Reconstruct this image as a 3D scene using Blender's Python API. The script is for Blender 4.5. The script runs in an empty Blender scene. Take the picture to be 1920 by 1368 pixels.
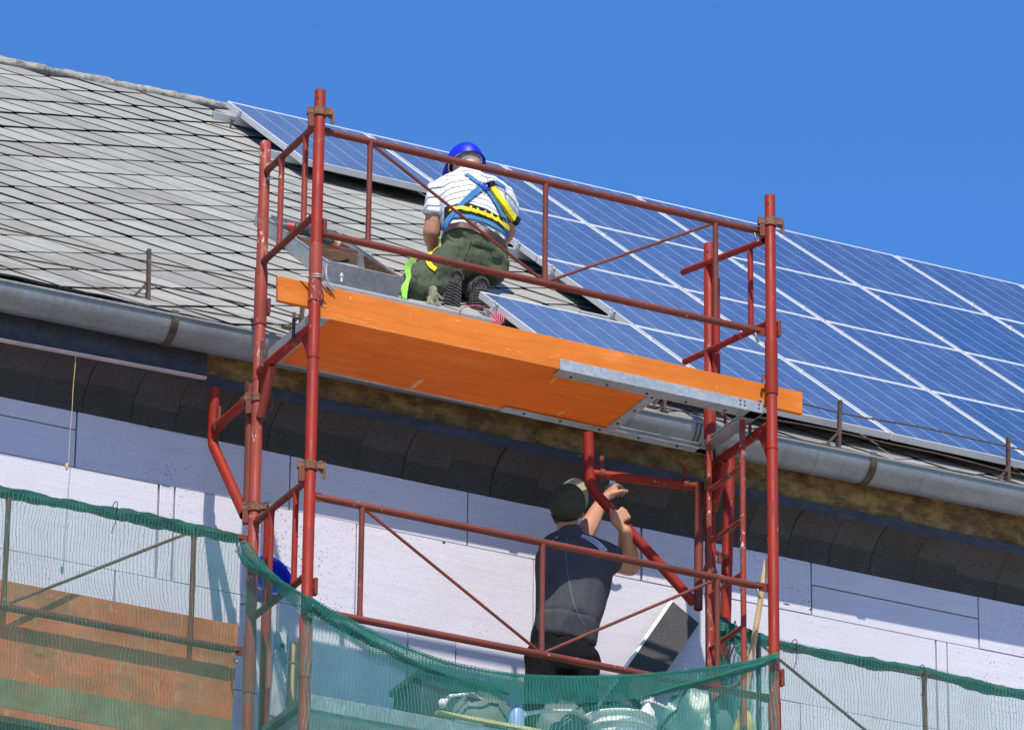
import bpy, bmesh, math, random
import numpy as np
from mathutils import Vector, Matrix, noise
from mathutils.bvhtree import BVHTree

random.seed(7)
SC = bpy.context.scene
COL = SC.collection

# ---------------------------------------------------------------- camera
CAM_F, CAM_YAW, CAM_PITCH, CAM_ROLL = 10803.025, 0.462951, 0.421888, 0.010856
CAM_POS = np.array([-10.325253, -22.807065, -12.483746])
_f = np.array([math.sin(CAM_YAW)*math.cos(CAM_PITCH), math.cos(CAM_YAW)*math.cos(CAM_PITCH), math.sin(CAM_PITCH)])
_r = np.array([math.cos(CAM_YAW), -math.sin(CAM_YAW), 0.0])
_u = np.cross(_r, _f)
CR = math.cos(CAM_ROLL)*_r + math.sin(CAM_ROLL)*_u
CU = -math.sin(CAM_ROLL)*_r + math.cos(CAM_ROLL)*_u
CF = _f
cam_data = bpy.data.cameras.new("camera")
cam = bpy.data.objects.new("camera", cam_data)
COL.objects.link(cam)
cam.matrix_world = Matrix(((CR[0], CU[0], -CF[0], CAM_POS[0]), (CR[1], CU[1], -CF[1], CAM_POS[1]),
                           (CR[2], CU[2], -CF[2], CAM_POS[2]), (0, 0, 0, 1)))
cam_data.sensor_width = 36.0
cam_data.lens = CAM_F/1920*36.0
cam_data.clip_start = 0.5
cam_data.clip_end = 2000.0
SC.camera = cam

# ---------------------------------------------------------------- daylight
SUN_DIR = Vector((-0.395, -1.0, 1.47)).normalized()      # towards the sun
SUN_EL = math.asin(SUN_DIR.z)
SUN_AZ = math.atan2(SUN_DIR.x, SUN_DIR.y)
world = bpy.data.worlds.new("World")
SC.world = world
world.use_nodes = True
wn = world.node_tree.nodes
sky = wn.new("ShaderNodeTexSky")
sky.sky_type = 'NISHITA'
sky.sun_disc = False
sky.sun_elevation = SUN_EL
sky.sun_rotation = SUN_AZ % (2*math.pi)
sky.altitude = 0
sky.air_density = 1.0
sky.dust_density = 0.0
sky.ozone_density = 10.0
wn["Background"].inputs[1].default_value = 0.15
tint = wn.new("ShaderNodeMix"); tint.data_type = 'RGBA'; tint.blend_type = 'MULTIPLY'
tint.inputs[0].default_value = 1.0
tint.inputs[7].default_value = (0.50, 0.77, 0.98, 1)         # the deep blue of a very clear day
world.node_tree.links.new(sky.outputs[0], tint.inputs[6])
world.node_tree.links.new(tint.outputs[2], wn["Background"].inputs[0])
sun_data = bpy.data.lights.new("sun", 'SUN')
sun_data.energy = 4.4
sun_data.angle = math.radians(0.53)
sun_data.color = (1.0, 0.925, 0.79)
sun = bpy.data.objects.new("sun", sun_data)
COL.objects.link(sun)
sun.rotation_euler = (-SUN_DIR).to_track_quat('-Z', 'Y').to_euler()
sun.location = (-10, -25, 40)
SC.view_settings.view_transform = 'Standard'
SC.view_settings.look = 'None'
SC.view_settings.exposure = 0.45
SC.view_settings.gamma = 1.0
SC.cycles.max_bounces = 10
SC.cycles.transparent_max_bounces = 24

# ---------------------------------------------------------------- measuring helpers (photo pixel -> point on a real plane)
def ray(x, y):
    return CF + CR*((x-960)/CAM_F) - CU*((y-684)/CAM_F)
def P(x, y, Y):                        # on the plane at depth Y
    d = ray(x, y)
    return Vector(CAM_POS + d*((Y-CAM_POS[1])/d[1]))
# roof / panel plane
RX0, RY0, RZ0, PW, PL, PITCH = 1.938254, 5.65, 3.123853, 0.92651, 1.464504, 0.657626
_sc = 1.0045                             # panels a touch farther, so that they ride a hand above the slates
RX0, RY0, RZ0 = (CAM_POS + (np.array([RX0, RY0, RZ0])-CAM_POS)*_sc).tolist()
PW *= _sc; PL *= _sc
RN = Vector((0, -math.sin(PITCH), math.cos(PITCH)))
RU = Vector((0, math.cos(PITCH), math.sin(PITCH)))        # up the slope
RO = Vector((RX0, RY0, RZ0))
RX = Vector((1, 0, 0))
def PR(x, y, h=0.0):                   # on a plane parallel to the panels, h above the panel faces
    d = Vector(ray(x, y)); q = RO + RN*h; c = Vector(CAM_POS)
    return c + d*((q-c).dot(RN)/d.dot(RN))
SLATE_H = -0.1245
GROUND = -14.1

# ---------------------------------------------------------------- mesh helpers
class MB:
    def __init__(s):
        s.v = []; s.f = []; s.uv = None
    def add(s, vs, fs):
        n = len(s.v)
        s.v += [Vector(q) for q in vs]
        s.f += [tuple(i+n for i in f) for f in fs]
    def box(s, c, size, ax=None):
        c = Vector(c)
        ax = ax or (Vector((1,0,0)), Vector((0,1,0)), Vector((0,0,1)))
        h = [a*(d*0.5) for a, d in zip(ax, size)]
        vs = [c + h[0]*i + h[1]*j + h[2]*k for k in (-1,1) for j in (-1,1) for i in (-1,1)]
        s.add(vs, [(0,2,3,1),(4,5,7,6),(0,1,5,4),(2,6,7,3),(0,4,6,2),(1,3,7,5)])
    def bar(s, a, b, w, t, up=(0,0,1)):           # rectangular bar a->b, w across, t along "up"
        a = Vector(a); b = Vector(b); d = (b-a); L = d.length; d.normalize()
        up = Vector(up); side = d.cross(up)
        if side.length < 1e-4: side = d.cross(Vector((0,1,0)))
        side.normalize(); up = side.cross(d)
        s.box((a+b)*0.5, (L, w, t), (d, side, up))
    def tube(s, path, r, n=14, closed=False, cap=True, hollow=False):
        path = [Vector(q) for q in path]
        m = len(path)
        rs = r if isinstance(r, (list, tuple)) else [r]*m
        tang = []
        for i in range(m):
            if closed: t = path[(i+1) % m] - path[i-1]
            else: t = path[min(i+1, m-1)] - path[max(i-1, 0)]
            tang.append(t.normalized())
        t0 = tang[0]
        ref = Vector((0,0,1)) if abs(t0.z) < 0.9 else Vector((1,0,0))
        nrm = t0.cross(ref).normalized()
        rings = []
        for i in range(m):
            t = tang[i]
            nrm = (nrm - t*nrm.dot(t))
            if nrm.length < 1e-6: nrm = t.orthogonal()
            nrm.normalize()
            b = t.cross(nrm)
            rings.append([path[i] + nrm*(rs[i]*math.cos(2*math.pi*k/n)) + b*(rs[i]*math.sin(2*math.pi*k/n)) for k in range(n)])
        base = len(s.v)
        for rg in rings: s.v += rg
        for i in range(m if closed else m-1):
            j = (i+1) % m
            for k in range(n):
                l = (k+1) % n
                s.f.append((base+i*n+k, base+i*n+l, base+j*n+l, base+j*n+k))
        if not closed and cap:
            if hollow:                     # an open pipe end: an annulus and a short inner wall
                for i, sg in ((0, -1), (m-1, 1)):
                    c = path[i]; t = tang[i]*sg
                    q = len(s.v)
                    inner = [c + (p-c)*0.86 for p in rings[i]]
                    deep = [p - t*rs[i]*2.2 for p in inner]
                    s.v += inner + deep
                    for k in range(n):
                        l = (k+1) % n
                        a0, a1 = base+i*n+k, base+i*n+l
                        fs = [(a0, a1, q+l, q+k), (q+k, q+l, q+n+l, q+n+k)]
                        s.f += [f if sg > 0 else f[::-1] for f in fs]
                    s.f.append(tuple(q+n+k for k in range(n)) if sg > 0 else tuple(q+n+k for k in reversed(range(n))))
            else:
                s.f.append(tuple(base+k for k in reversed(range(n))))
                s.f.append(tuple(base+(m-1)*n+k for k in range(n)))
    def prism(s, pts, thick):              # planar polygon extruded along the vector thick
        n = len(pts); t = Vector(thick)
        a = [Vector(q) for q in pts]
        vs = a + [q+t for q in a]
        fs = [tuple(reversed(range(n))), tuple(range(n, 2*n))]
        for i in range(n):
            j = (i+1) % n
            fs.append((i, j, n+j, n+i))
        s.add(vs, fs)
    def grid(s, rows, close=False):        # list of rows of points
        m = len(rows[0]); b = len(s.v)
        for rw in rows: s.v += [Vector(q) for q in rw]
        for i in range(len(rows)-1):
            for k in range(m if close else m-1):
                l = (k+1) % m
                s.f.append((b+i*m+k, b+i*m+l, b+(i+1)*m+l, b+(i+1)*m+k))
    def lathe(s, c, prof, axis=(0,0,1), n=24, cap=True):
        ax = Vector(axis).normalized(); e1 = ax.orthogonal().normalized(); e2 = ax.cross(e1); c = Vector(c)
        rows = [[c + ax*z + (e1*math.cos(2*math.pi*k/n) + e2*math.sin(2*math.pi*k/n))*max(r, 1e-4) for k in range(n)] for r, z in prof]
        b = len(s.v)
        s.grid(rows, True)
        if cap:
            m = len(prof)
            s.f.append(tuple(b+k for k in reversed(range(n))))
            s.f.append(tuple(b+(m-1)*n+k for k in range(n)))
    def ball(s, c, r, n=10, ax=None):
        c = Vector(c); rr = r if isinstance(r, (list, tuple)) else (r, r, r)
        ax = ax or (Vector((1,0,0)), Vector((0,1,0)), Vector((0,0,1)))
        rows = []
        for i in range(n+1):
            th = math.pi*i/n
            st = max(math.sin(th), 1e-3)
            rows.append([c + ax[0]*(rr[0]*st*math.cos(2*math.pi*k/(2*n))) + ax[1]*(rr[1]*st*math.sin(2*math.pi*k/(2*n))) + ax[2]*(rr[2]*math.cos(th)) for k in range(2*n)])
        b = len(s.v)
        s.grid(rows, True)
        s.f.append(tuple(b+k for k in range(2*n)))
        s.f.append(tuple(b+n*2*n+k for k in reversed(range(2*n))))
    def build(s, name, m, parent=None, angle=35, bevel=0.0, uvs=None, fix=True):
        off = Vector(parent['_o']) if parent is not None and '_o' in parent else Vector((0,0,0))
        me = bpy.data.meshes.new(name)
        me.from_pydata([tuple(q-off) for q in s.v], [], s.f)
        if fix:
            bm = bmesh.new(); bm.from_mesh(me)
            bmesh.ops.recalc_face_normals(bm, faces=bm.faces)
            bm.to_mesh(me); bm.free()
        if uvs is not None:
            lay = me.uv_layers.new(name="UVMap")
            for l in me.loops: lay.data[l.index].uv = uvs[l.vertex_index]
        me.polygons.foreach_set("use_smooth", [True]*len(me.polygons))
        if angle < 180: me.set_sharp_from_angle(angle=math.radians(angle))
        me.update()
        o = bpy.data.objects.new(name, me)
        COL.objects.link(o)
        if m is not None: me.materials.append(m)
        if parent is not None:
            o.parent = parent
            if '_o' in parent: o['_o'] = parent['_o']
        if bevel:
            b = o.modifiers.new("bevel", 'BEVEL'); b.width = bevel; b.segments = 2; b.limit_method = 'ANGLE'; b.angle_limit = math.radians(40)
        return o

def thing(name, loc, label, cat, group=None):
    o = bpy.data.objects.new(name, None)
    COL.objects.link(o)
    o.location = loc; o['_o'] = tuple(loc)
    o.empty_display_size = 0.1
    o['label'] = label; o['category'] = cat
    if group: o['group'] = group
    return o
def tag(o, label, cat, group=None, kind=None):
    o['label'] = label; o['category'] = cat
    if group: o['group'] = group
    if kind: o['kind'] = kind
    return o
def recentre(o, loc):                      # a one-mesh thing: put its origin at its base
    loc = Vector(loc)
    o.data.transform(Matrix.Translation(-loc)); o.location = loc
    return o
def dup(o, loc, label, parent=None):       # a thing, its parts and their sub-parts (shared meshes)
    c = o.copy(); COL.objects.link(c)
    if parent is None:
        c.location = loc; c['label'] = label
    else: c.parent = parent
    for ch in list(o.children): dup(ch, None, None, c)
    return c

# ---------------------------------------------------------------- material helpers
class NT:
    def __init__(s, name):
        s.m = bpy.data.materials.new(name); s.m.use_nodes = True
        s.t = s.m.node_tree; s.n = s.t.nodes; s.l = s.t.links
        s.b = s.n["Principled BSDF"]; s.out = s.n["Material Output"]
    def node(s, kind, **kw):
        n = s.n.new("ShaderNode"+kind)
        for k, v in kw.items(): setattr(n, k, v)
        return n
    def link(s, a, b): s.l.new(a, b)
    def val(s, sock, v):
        if hasattr(v, 'links') or isinstance(v, bpy.types.NodeSocket): s.link(v, sock)
        else: sock.default_value = v
    def coord(s, which="Object"):
        return s.node("TexCoord").outputs[which]
    def mapping(s, src, scale=(1,1,1), rot=(0,0,0), loc=(0,0,0)):
        m = s.node("Mapping"); s.link(src, m.inputs[0])
        m.inputs["Scale"].default_value = scale; m.inputs["Rotation"].default_value = rot; m.inputs["Location"].default_value = loc
        return m.outputs[0]
    def noise(s, src, scale, detail=4, rough=0.55, dist=0.0):
        n = s.node("TexNoise"); s.link(src, n.inputs["Vector"])
        n.inputs["Scale"].default_value = scale; n.inputs["Detail"].default_value = detail
        n.inputs["Roughness"].default_value = rough; n.inputs["Distortion"].default_value = dist
        return n.outputs["Fac"]
    def vor(s, src, scale, feature='F1', out="Distance"):
        n = s.node("TexVoronoi", feature=feature); s.link(src, n.inputs["Vector"]); n.inputs["Scale"].default_value = scale
        return n.outputs[out]
    def ramp(s, fac, stops):
        r = s.node("ValToRGB"); s.link(fac, r.inputs[0])
        e = r.color_ramp.elements
        while len(e) > 1: e.remove(e[-1])
        for i, (p, c) in enumerate(stops):
            q = e[0] if i == 0 else e.new(p)
            q.position = p
            q.color = (c, c, c, 1) if isinstance(c, (int, float)) else (*c, 1)
        return r.outputs[0]
    def mix(s, fac, a, b, mode='MIX'):
        m = s.node("Mix", data_type='RGBA', blend_type=mode)
        s.val(m.inputs[0], fac)
        for sock, v in ((m.inputs[6], a), (m.inputs[7], b)):
            if isinstance(v, (tuple, list)): sock.default_value = (*v[:3], 1)
            else: s.link(v, sock)
        return m.outputs[2]
    def math(s, op, a, b=0.0, c=0.0):
        m = s.node("Math", operation=op)
        for sock, v in zip(m.inputs, (a, b, c)): s.val(sock, v)
        return m.outputs[0]
    def sep(s, src):
        n = s.node("SeparateXYZ"); s.link(src, n.inputs[0]); return n.outputs
    def color(s, v):
        if isinstance(v, (tuple, list)): s.b.inputs["Base Color"].default_value = (*v, 1)
        else: s.link(v, s.b.inputs["Base Color"])
    def set(s, rough=None, metal=None, spec=None, **kw):
        if rough is not None: s.val(s.b.inputs["Roughness"], rough)
        if metal is not None: s.val(s.b.inputs["Metallic"], metal)
        if spec is not None: s.val(s.b.inputs["Specular IOR Level"], spec)
        for k, v in kw.items(): s.val(s.b.inputs[k], v)
    def bump(s, h, strength=0.3, dist=0.01):
        b = s.node("Bump"); s.link(h, b.inputs["Height"]); b.inputs["Strength"].default_value = strength; b.inputs["Distance"].default_value = dist
        s.link(b.outputs[0], s.b.inputs["Normal"])

def paint_material(name, base, dark, rust=0.35, chips=0.62, rough=0.55):
    t = NT(name); c = t.coord()
    n1 = t.noise(c, 3.5, 6, 0.6)
    col = t.mix(t.ramp(n1, [(0.35, 0), (0.7, 1)]), base, dark)
    n2 = t.noise(t.mapping(c, (1, 1, 0.35)), 22, 6, 0.65)
    col = t.mix(t.math('MULTIPLY', t.ramp(n2, [(0.54, 0), (0.62, 1)]), rust), col, (0.11, 0.045, 0.022))
    n3 = t.noise(t.mapping(c, (1, 1, 0.55)), 46, 7, 0.78); n4 = t.noise(c, 3.4, 3)
    chip = t.math('MULTIPLY', t.ramp(n3, [(chips, 0), (chips+0.03, 1)]), t.ramp(n4, [(0.50, 0), (0.60, 1)]))
    col = t.mix(chip, col, (0.62, 0.55, 0.46))
    t.color(col)
    t.set(rough=t.ramp(n2, [(0.3, rough-0.12), (0.7, rough+0.15)]), spec=0.22)
    t.bump(n2, 0.12, 0.004)
    return t.m
def simple(name, col, rough=0.6, metal=0.0, var=0.25, scale=8, bump=0.0, bscale=40, spec=0.5, dirt=None):
    t = NT(name); c = t.coord()
    n = t.noise(c, scale, 6, 0.62)
    lo = tuple(q*(1-var) for q in col); hi = tuple(min(1, q*(1+var)) for q in col)
    cc = t.mix(t.ramp(n, [(0.3, 0), (0.7, 1)]), lo, hi)
    if dirt:
        n2 = t.noise(c, scale*2.7, 7, 0.7)
        cc = t.mix(t.ramp(n2, [(0.5, 0), (0.72, 0.8)]), cc, dirt)
    t.color(cc); t.set(rough=rough, metal=metal, spec=spec)
    if bump: t.bump(t.noise(c, bscale, 6, 0.65), bump, 0.01)
    return t.m

# ================================================================ materials
M = {}
M['red'] = paint_material('red_oxide_paint', (0.29, 0.019, 0.009), (0.19, 0.017, 0.010), 0.42, 0.62)
M['red_worn'] = paint_material('worn_red_paint', (0.19, 0.043, 0.028), (0.11, 0.030, 0.021), 0.6, 0.615)
M['red_chipped'] = paint_material('chipped_red_paint', (0.29, 0.046, 0.028), (0.20, 0.036, 0.024), 0.35, 0.575)
M['rust'] = simple('rusty_iron', (0.17, 0.075, 0.04), 0.75, 0.2, 0.5, 30, 0.4, 120, dirt=(0.05, 0.03, 0.022))
M['dark_iron'] = simple('weathered_iron', (0.075, 0.05, 0.035), 0.8, 0.2, 0.45, 18, 0.3, 90, dirt=(0.16, 0.10, 0.06))
M['alu'] = simple('aluminium', (0.62, 0.62, 0.61), 0.42, 0.35, 0.06, 20)
M['alu_frame'] = simple('panel_frame_aluminium', (0.60, 0.60, 0.59), 0.45, 0.1, 0.05, 12)
M['steel'] = simple('dark_clamp_steel', (0.16, 0.16, 0.16), 0.45, 0.7, 0.2, 30)

def galvanised(name, col, rough=0.5):
    t = NT(name); c = t.coord()
    v = t.vor(c, 55, out="Color"); n = t.noise(c, 6, 6, 0.6)
    g = t.mix(t.sep(v)[0], tuple(q*0.82 for q in col), tuple(q*1.12 for q in col))
    g = t.mix(t.ramp(n, [(0.38, 0), (0.75, 0.6)]), g, tuple(q*0.62 for q in col))
    n2 = t.noise(t.mapping(c, (1, 1, 3)), 90, 5, 0.7)
    g = t.mix(t.ramp(n2, [(0.68, 0), (0.72, 0.7)]), g, (0.06, 0.055, 0.05))
    t.color(g); t.set(rough=rough, metal=0.45)
    t.bump(n, 0.1, 0.01)
    return t.m
M['galv'] = galvanised('galvanised_steel', (0.39, 0.415, 0.42))
M['gutter'] = None

def gutter_material():
    t = NT('zinc_gutter'); c = t.coord()
    n = t.noise(t.mapping(c, (0.4, 1, 1)), 9, 6, 0.6)
    v = t.sep(t.vor(c, 70, out="Color"))[0]
    col = t.mix(t.ramp(n, [(0.3, 0), (0.7, 1)]), (0.19, 0.21, 0.215), (0.28, 0.305, 0.315))
    col = t.mix(t.math('MULTIPLY', v, 0.35), col, (0.17, 0.185, 0.19))
    s1 = t.noise(t.mapping(c, (34, 1.0, 4)), 1.0, 4, 0.6)
    col = t.mix(t.ramp(s1, [(0.56, 0), (0.75, 0.55)]), col, (0.12, 0.12, 0.115))
    t.color(col); t.set(rough=0.5, metal=0.45)
    t.bump(s1, 0.35, 0.012)
    return t.m
M['gutter'] = gutter_material()

def slate_material():
    t = NT('fibre_cement_slate'); c = t.coord()
    g = t.node("NewGeometry")
    rnd = g.outputs["Random Per Island"]
    base = t.ramp(rnd, [(0.0, (0.232, 0.223, 0.200)), (0.3, (0.268, 0.259, 0.234)), (0.7, (0.298, 0.289, 0.262)), (1.0, (0.325, 0.316, 0.290))])
    n1 = t.noise(c, 4.5, 9, 0.75)
    col = t.mix(t.ramp(n1, [(0.45, 0), (0.70, 0.5)]), base, (0.135, 0.13, 0.117))
    n2 = t.noise(t.mapping(c, (2.2, 1, 1), loc=(3, 1, 7)), 5, 9, 0.72)
    col = t.mix(t.ramp(n2, [(0.52, 0), (0.75, 0.4)]), col, (0.38, 0.37, 0.34))
    n3 = t.noise(t.mapping(c, loc=(9, 2, 4)), 7, 7, 0.7)
    col = t.mix(t.ramp(n3, [(0.64, 0), (0.76, 0.40)]), col, (0.24, 0.185, 0.105))
    n4 = t.noise(c, 85, 4, 0.8)
    col = t.mix(t.ramp(n4, [(0.63, 0), (0.70, 0.5)]), col, (0.13, 0.125, 0.115))
    t.color(col); t.set(rough=0.9, spec=0.2)
    t.bump(t.noise(c, 30, 8, 0.7), 0.25, 0.01)
    return t.m
M['slate'] = slate_material()
M['slate_edge'] = simple('slate_edges_lap_shade', (0.03, 0.03, 0.028), 0.95, 0, 0.3, 12)  # shade in the laps between slates, painted as near-black side faces
M['slate_gap'] = simple('dark_roofing_felt', (0.02, 0.02, 0.02), 0.95, 0, 0.3)
M['mortar'] = simple('lichened_ridge_mortar', (0.30, 0.28, 0.245), 0.95, 0, 0.5, 16, 0.9, 60, dirt=(0.07, 0.068, 0.06))

def eps_material():
    t = NT('lilac_insulation_board'); c = t.coord()
    g = t.node("NewGeometry"); rnd = g.outputs["Random Per Island"]
    base = t.ramp(rnd, [(0.0, (0.585, 0.57, 0.62)), (0.5, (0.62, 0.605, 0.645)), (1.0, (0.645, 0.635, 0.66))])
    sc = t.noise(t.mapping(c, (1.2, 1, 34), rot=(0, math.radians(2), 0)), 2.6, 7, 0.72)
    col = t.mix(t.ramp(sc, [(0.45, 0), (0.70, 0.75)]), base, (0.47, 0.455, 0.535))
    gr = t.noise(t.mapping(c, (1, 1, 1.0)), 110, 5, 0.75)
    col = t.mix(t.ramp(gr, [(0.40, 0.75), (0.60, 0)]), col, (0.46, 0.44, 0.54))
    n1 = t.noise(c, 1.7, 6, 0.6)
    col = t.mix(t.ramp(n1, [(0.5, 0), (0.7, 0.5)]), col, (0.46, 0.455, 0.46))
    vp = t.vor(c, 56); dens = t.noise(c, 1.9, 3)
    thr = t.math('MULTIPLY', t.ramp(dens, [(0.35, 0.0), (0.65, 1.0)]), 0.265)
    spot = t.math('LESS_THAN', vp, thr)
    rv = t.math('GREATER_THAN', t.sep(t.vor(c, 56, out="Color"))[1], 0.55)
    col = t.mix(t.math('MULTIPLY', t.math('MULTIPLY', spot, rv), 0.8), col, (0.13, 0.12, 0.14))
    t.color(col); t.set(rough=0.85, spec=0.25)
    t.bump(gr, 0.25, 0.006)
    return t.m
M['eps'] = eps_material()

def graphite_material(name, grooves):
    t = NT(name); c = t.coord()
    n = t.noise(c, 160, 4, 0.8); n1 = t.noise(c, 3, 5, 0.6)
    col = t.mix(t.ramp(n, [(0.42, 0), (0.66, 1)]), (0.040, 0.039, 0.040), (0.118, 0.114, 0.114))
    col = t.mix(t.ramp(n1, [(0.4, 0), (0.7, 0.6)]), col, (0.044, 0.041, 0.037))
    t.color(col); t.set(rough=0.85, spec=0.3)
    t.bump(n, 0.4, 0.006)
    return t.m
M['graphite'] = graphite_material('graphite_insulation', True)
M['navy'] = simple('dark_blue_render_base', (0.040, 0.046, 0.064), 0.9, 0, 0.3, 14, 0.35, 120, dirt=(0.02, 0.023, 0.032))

def rough_plaster():
    t = NT('old_ochre_plaster'); c = t.coord()
    n = t.noise(t.mapping(c, (0.8, 1, 1.3)), 9, 9, 0.74, 0.1)
    col = t.ramp(n, [(0.30, (0.05, 0.036, 0.02)), (0.46, (0.15, 0.10, 0.045)), (0.58, (0.29, 0.195, 0.075)), (0.74, (0.38, 0.29, 0.14))])
    n2 = t.noise(c, 2.4, 5, 0.6)
    col = t.mix(t.ramp(n2, [(0.48, 0), (0.66, 0.7)]), col, (0.085, 0.068, 0.045))
    t.color(col); t.set(rough=0.95, spec=0.15)
    t.bump(n, 1.0, 0.03)
    return t.m
M['plaster'] = rough_plaster()
M['lath'] = simple('pinkish_planed_lath', (0.52, 0.40, 0.37), 0.8, 0, 0.15, 10)

def panel_glass():
    t = NT('solar_cell_glass')
    uv = t.node("UVMap").outputs[0]
    s = t.sep(uv)
    def lines(v, pitch, half, off=0.0):
        f = t.math('FRACT', t.math('ADD', t.math('DIVIDE', v, pitch), off))
        d = t.math('ABSOLUTE', t.math('SUBTRACT', f, 0.5))
        return t.math('GREATER_THAN', d, 0.5-half/pitch)
    cw, cl = (PW-0.044)/6, (PL-0.050)/10
    u = t.math('SUBTRACT', s[0], 0.022); v = t.math('SUBTRACT', s[1], 0.025)
    colgap = lines(u, cw, 0.0014)
    rowgap = lines(v, cl, 0.0014)
    bus = lines(v, cl/2, 0.0012, 0.0)
    inside = t.math('MULTIPLY', t.math('MULTIPLY', t.math('GREATER_THAN', u, 0.0), t.math('LESS_THAN', u, PW-0.044)),
                    t.math('MULTIPLY', t.math('GREATER_THAN', v, 0.0), t.math('LESS_THAN', v, PL-0.050)))
    rnd = t.node("ObjectInfo").outputs["Random"]
    cellid = t.node("CombineXYZ")
    t.link(t.math('FLOOR', t.math('DIVIDE', u, cw)), cellid.inputs[0]); t.link(t.math('FLOOR', t.math('DIVIDE', v, cl)), cellid.inputs[1])
    t.link(t.math('MULTIPLY', rnd, 40), cellid.inputs[2])
    wnz = t.node("TexWhiteNoise", noise_dimensions='3D'); t.link(cellid.outputs[0], wnz.inputs[0])
    cry = t.vor(t.mapping(uv, (1, 1.6, 1)), 90, out="Color")
    a = t.mix(wnz.outputs[0], (0.009, 0.036, 0.120), (0.015, 0.054, 0.165))
    a = t.mix(t.math('MULTIPLY', t.sep(cry)[0], 0.5), a, (0.022, 0.068, 0.19))
    a = t.mix(rnd, a, t.mix(0.5, a, (0.012, 0.045, 0.16)))
    c = t.mix(t.math('MULTIPLY', bus, 0.75), a, (0.30, 0.38, 0.52))
    c = t.mix(t.math('MULTIPLY', rowgap, 0.8), c, (0.40, 0.46, 0.56))
    c = t.mix(colgap, c, (0.72, 0.74, 0.76))
    c = t.mix(inside, (0.70, 0.72, 0.74), c)
    dust = t.noise(t.mapping(uv, (3, 1, 1)), 2.5, 6, 0.65)
    c = t.mix(t.math('ADD', t.ramp(dust, [(0.45, 0.0), (0.8, 0.16)]), t.math('MULTIPLY', rnd, 0.06)), c, (0.35, 0.38, 0.42))
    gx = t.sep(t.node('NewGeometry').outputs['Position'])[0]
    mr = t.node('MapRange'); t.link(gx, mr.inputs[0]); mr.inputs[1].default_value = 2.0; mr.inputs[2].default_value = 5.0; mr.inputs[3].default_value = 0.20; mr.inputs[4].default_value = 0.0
    c = t.mix(mr.outputs[0], c, (0.34, 0.40, 0.47))      # paler sky reflection towards the left panels, put into the colour
    t.color(c); t.set(rough=0.16, spec=0.55)
    return t.m
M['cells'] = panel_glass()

def orange_ply(name, col=(0.68, 0.165, 0.013), dirt=0.0):
    t = NT(name); c = t.coord()
    gr = t.noise(t.mapping(c, (0.9, 14, 9)), 2.2, 8, 0.7, 0.4)
    base = t.mix(t.ramp(gr, [(0.35, 0), (0.7, 1)]), tuple(q*0.84 for q in col), tuple(min(1, q*1.1) for q in col))
    n1 = t.noise(c, 1.6, 5, 0.6)
    st = t.noise(t.mapping(c, (0.7, 3, 3), loc=(2, 7, 1)), 3.2, 7, 0.7)
    base = t.mix(t.ramp(st, [(0.52, 0), (0.72, 0.45)]), base, (0.80, 0.34, 0.12))
    base = t.mix(t.ramp(n1, [(0.42, 0), (0.72, 0.65)]), base, tuple(q*0.72 for q in col))
    kn = t.vor(t.mapping(c, (1, 2.5, 2.5)), 2.3); kr = t.math('LESS_THAN', kn, 0.055)
    base = t.mix(t.math('MULTIPLY', kr, 0.7), base, (0.12, 0.05, 0.02))
    sp = t.noise(t.mapping(c, (1, 1, 0.35)), 48, 3, 0.6); zone = t.noise(t.mapping(c, loc=(5, 0, 0)), 2.2, 2)
    chip = t.math('MULTIPLY', t.ramp(sp, [(0.70, 0), (0.72, 1)]), t.ramp(zone, [(0.5, 0), (0.58, 1)]))
    base = t.mix(chip, base, (0.78, 0.66, 0.52))
    scr = t.noise(t.mapping(c, (5, 1, 60), rot=(0, 0.5, 0)), 2.0, 3, 0.5)
    base = t.mix(t.ramp(scr, [(0.70, 0), (0.73, 0.45)]), base, (0.75, 0.52, 0.36))
    if dirt:
        dn = t.noise(t.mapping(c, (0.8, 2, 1.6), loc=(1, 4, 8)), 5.5, 9, 0.75)
        base = t.mix(t.math('MULTIPLY', t.ramp(dn, [(0.46, 0), (0.64, 1)]), dirt), base, (0.20, 0.15, 0.06))
        dn2 = t.noise(t.mapping(c, (3, 2, 1.0)), 6, 8, 0.75)
        base = t.mix(t.math('MULTIPLY', t.ramp(dn2, [(0.55, 0), (0.68, 1)]), dirt), base, (0.62, 0.36, 0.22))
    t.color(base); t.set(rough=0.6, spec=0.14)
    t.bump(gr, 0.06, 0.004)
    return t.m
M['orange'] = orange_ply('orange_coated_plywood', (0.60, 0.165, 0.022))
M['orange_sheet'] = orange_ply('orange_deck_sheet', (0.86, 0.165, 0.006))
M['orange_old'] = orange_ply('faded_orange_plywood', (0.64, 0.175, 0.06), 0.6)
M['olive'] = simple('weathered_olive_plank', (0.20, 0.175, 0.075), 0.85, 0, 0.35, 5, 0.3, 40, dirt=(0.30, 0.13, 0.05))
M['wood_pale'] = simple('pale_wood', (0.50, 0.35, 0.19), 0.75, 0, 0.2, 14)
M['wood_brown'] = None
def brown_wood():
    t = NT('brown_timber'); c = t.coord()
    gr = t.noise(t.mapping(c, (1.4, 8, 22)), 3, 8, 0.7, 0.8)
    t.color(t.ramp(gr, [(0.34, (0.020, 0.009, 0.004)), (0.52, (0.085, 0.036, 0.014)), (0.72, (0.26, 0.125, 0.045))]))
    t.set(rough=0.75); t.bump(gr, 0.3, 0.006)
    return t.m
M['wood_brown'] = brown_wood()

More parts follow.
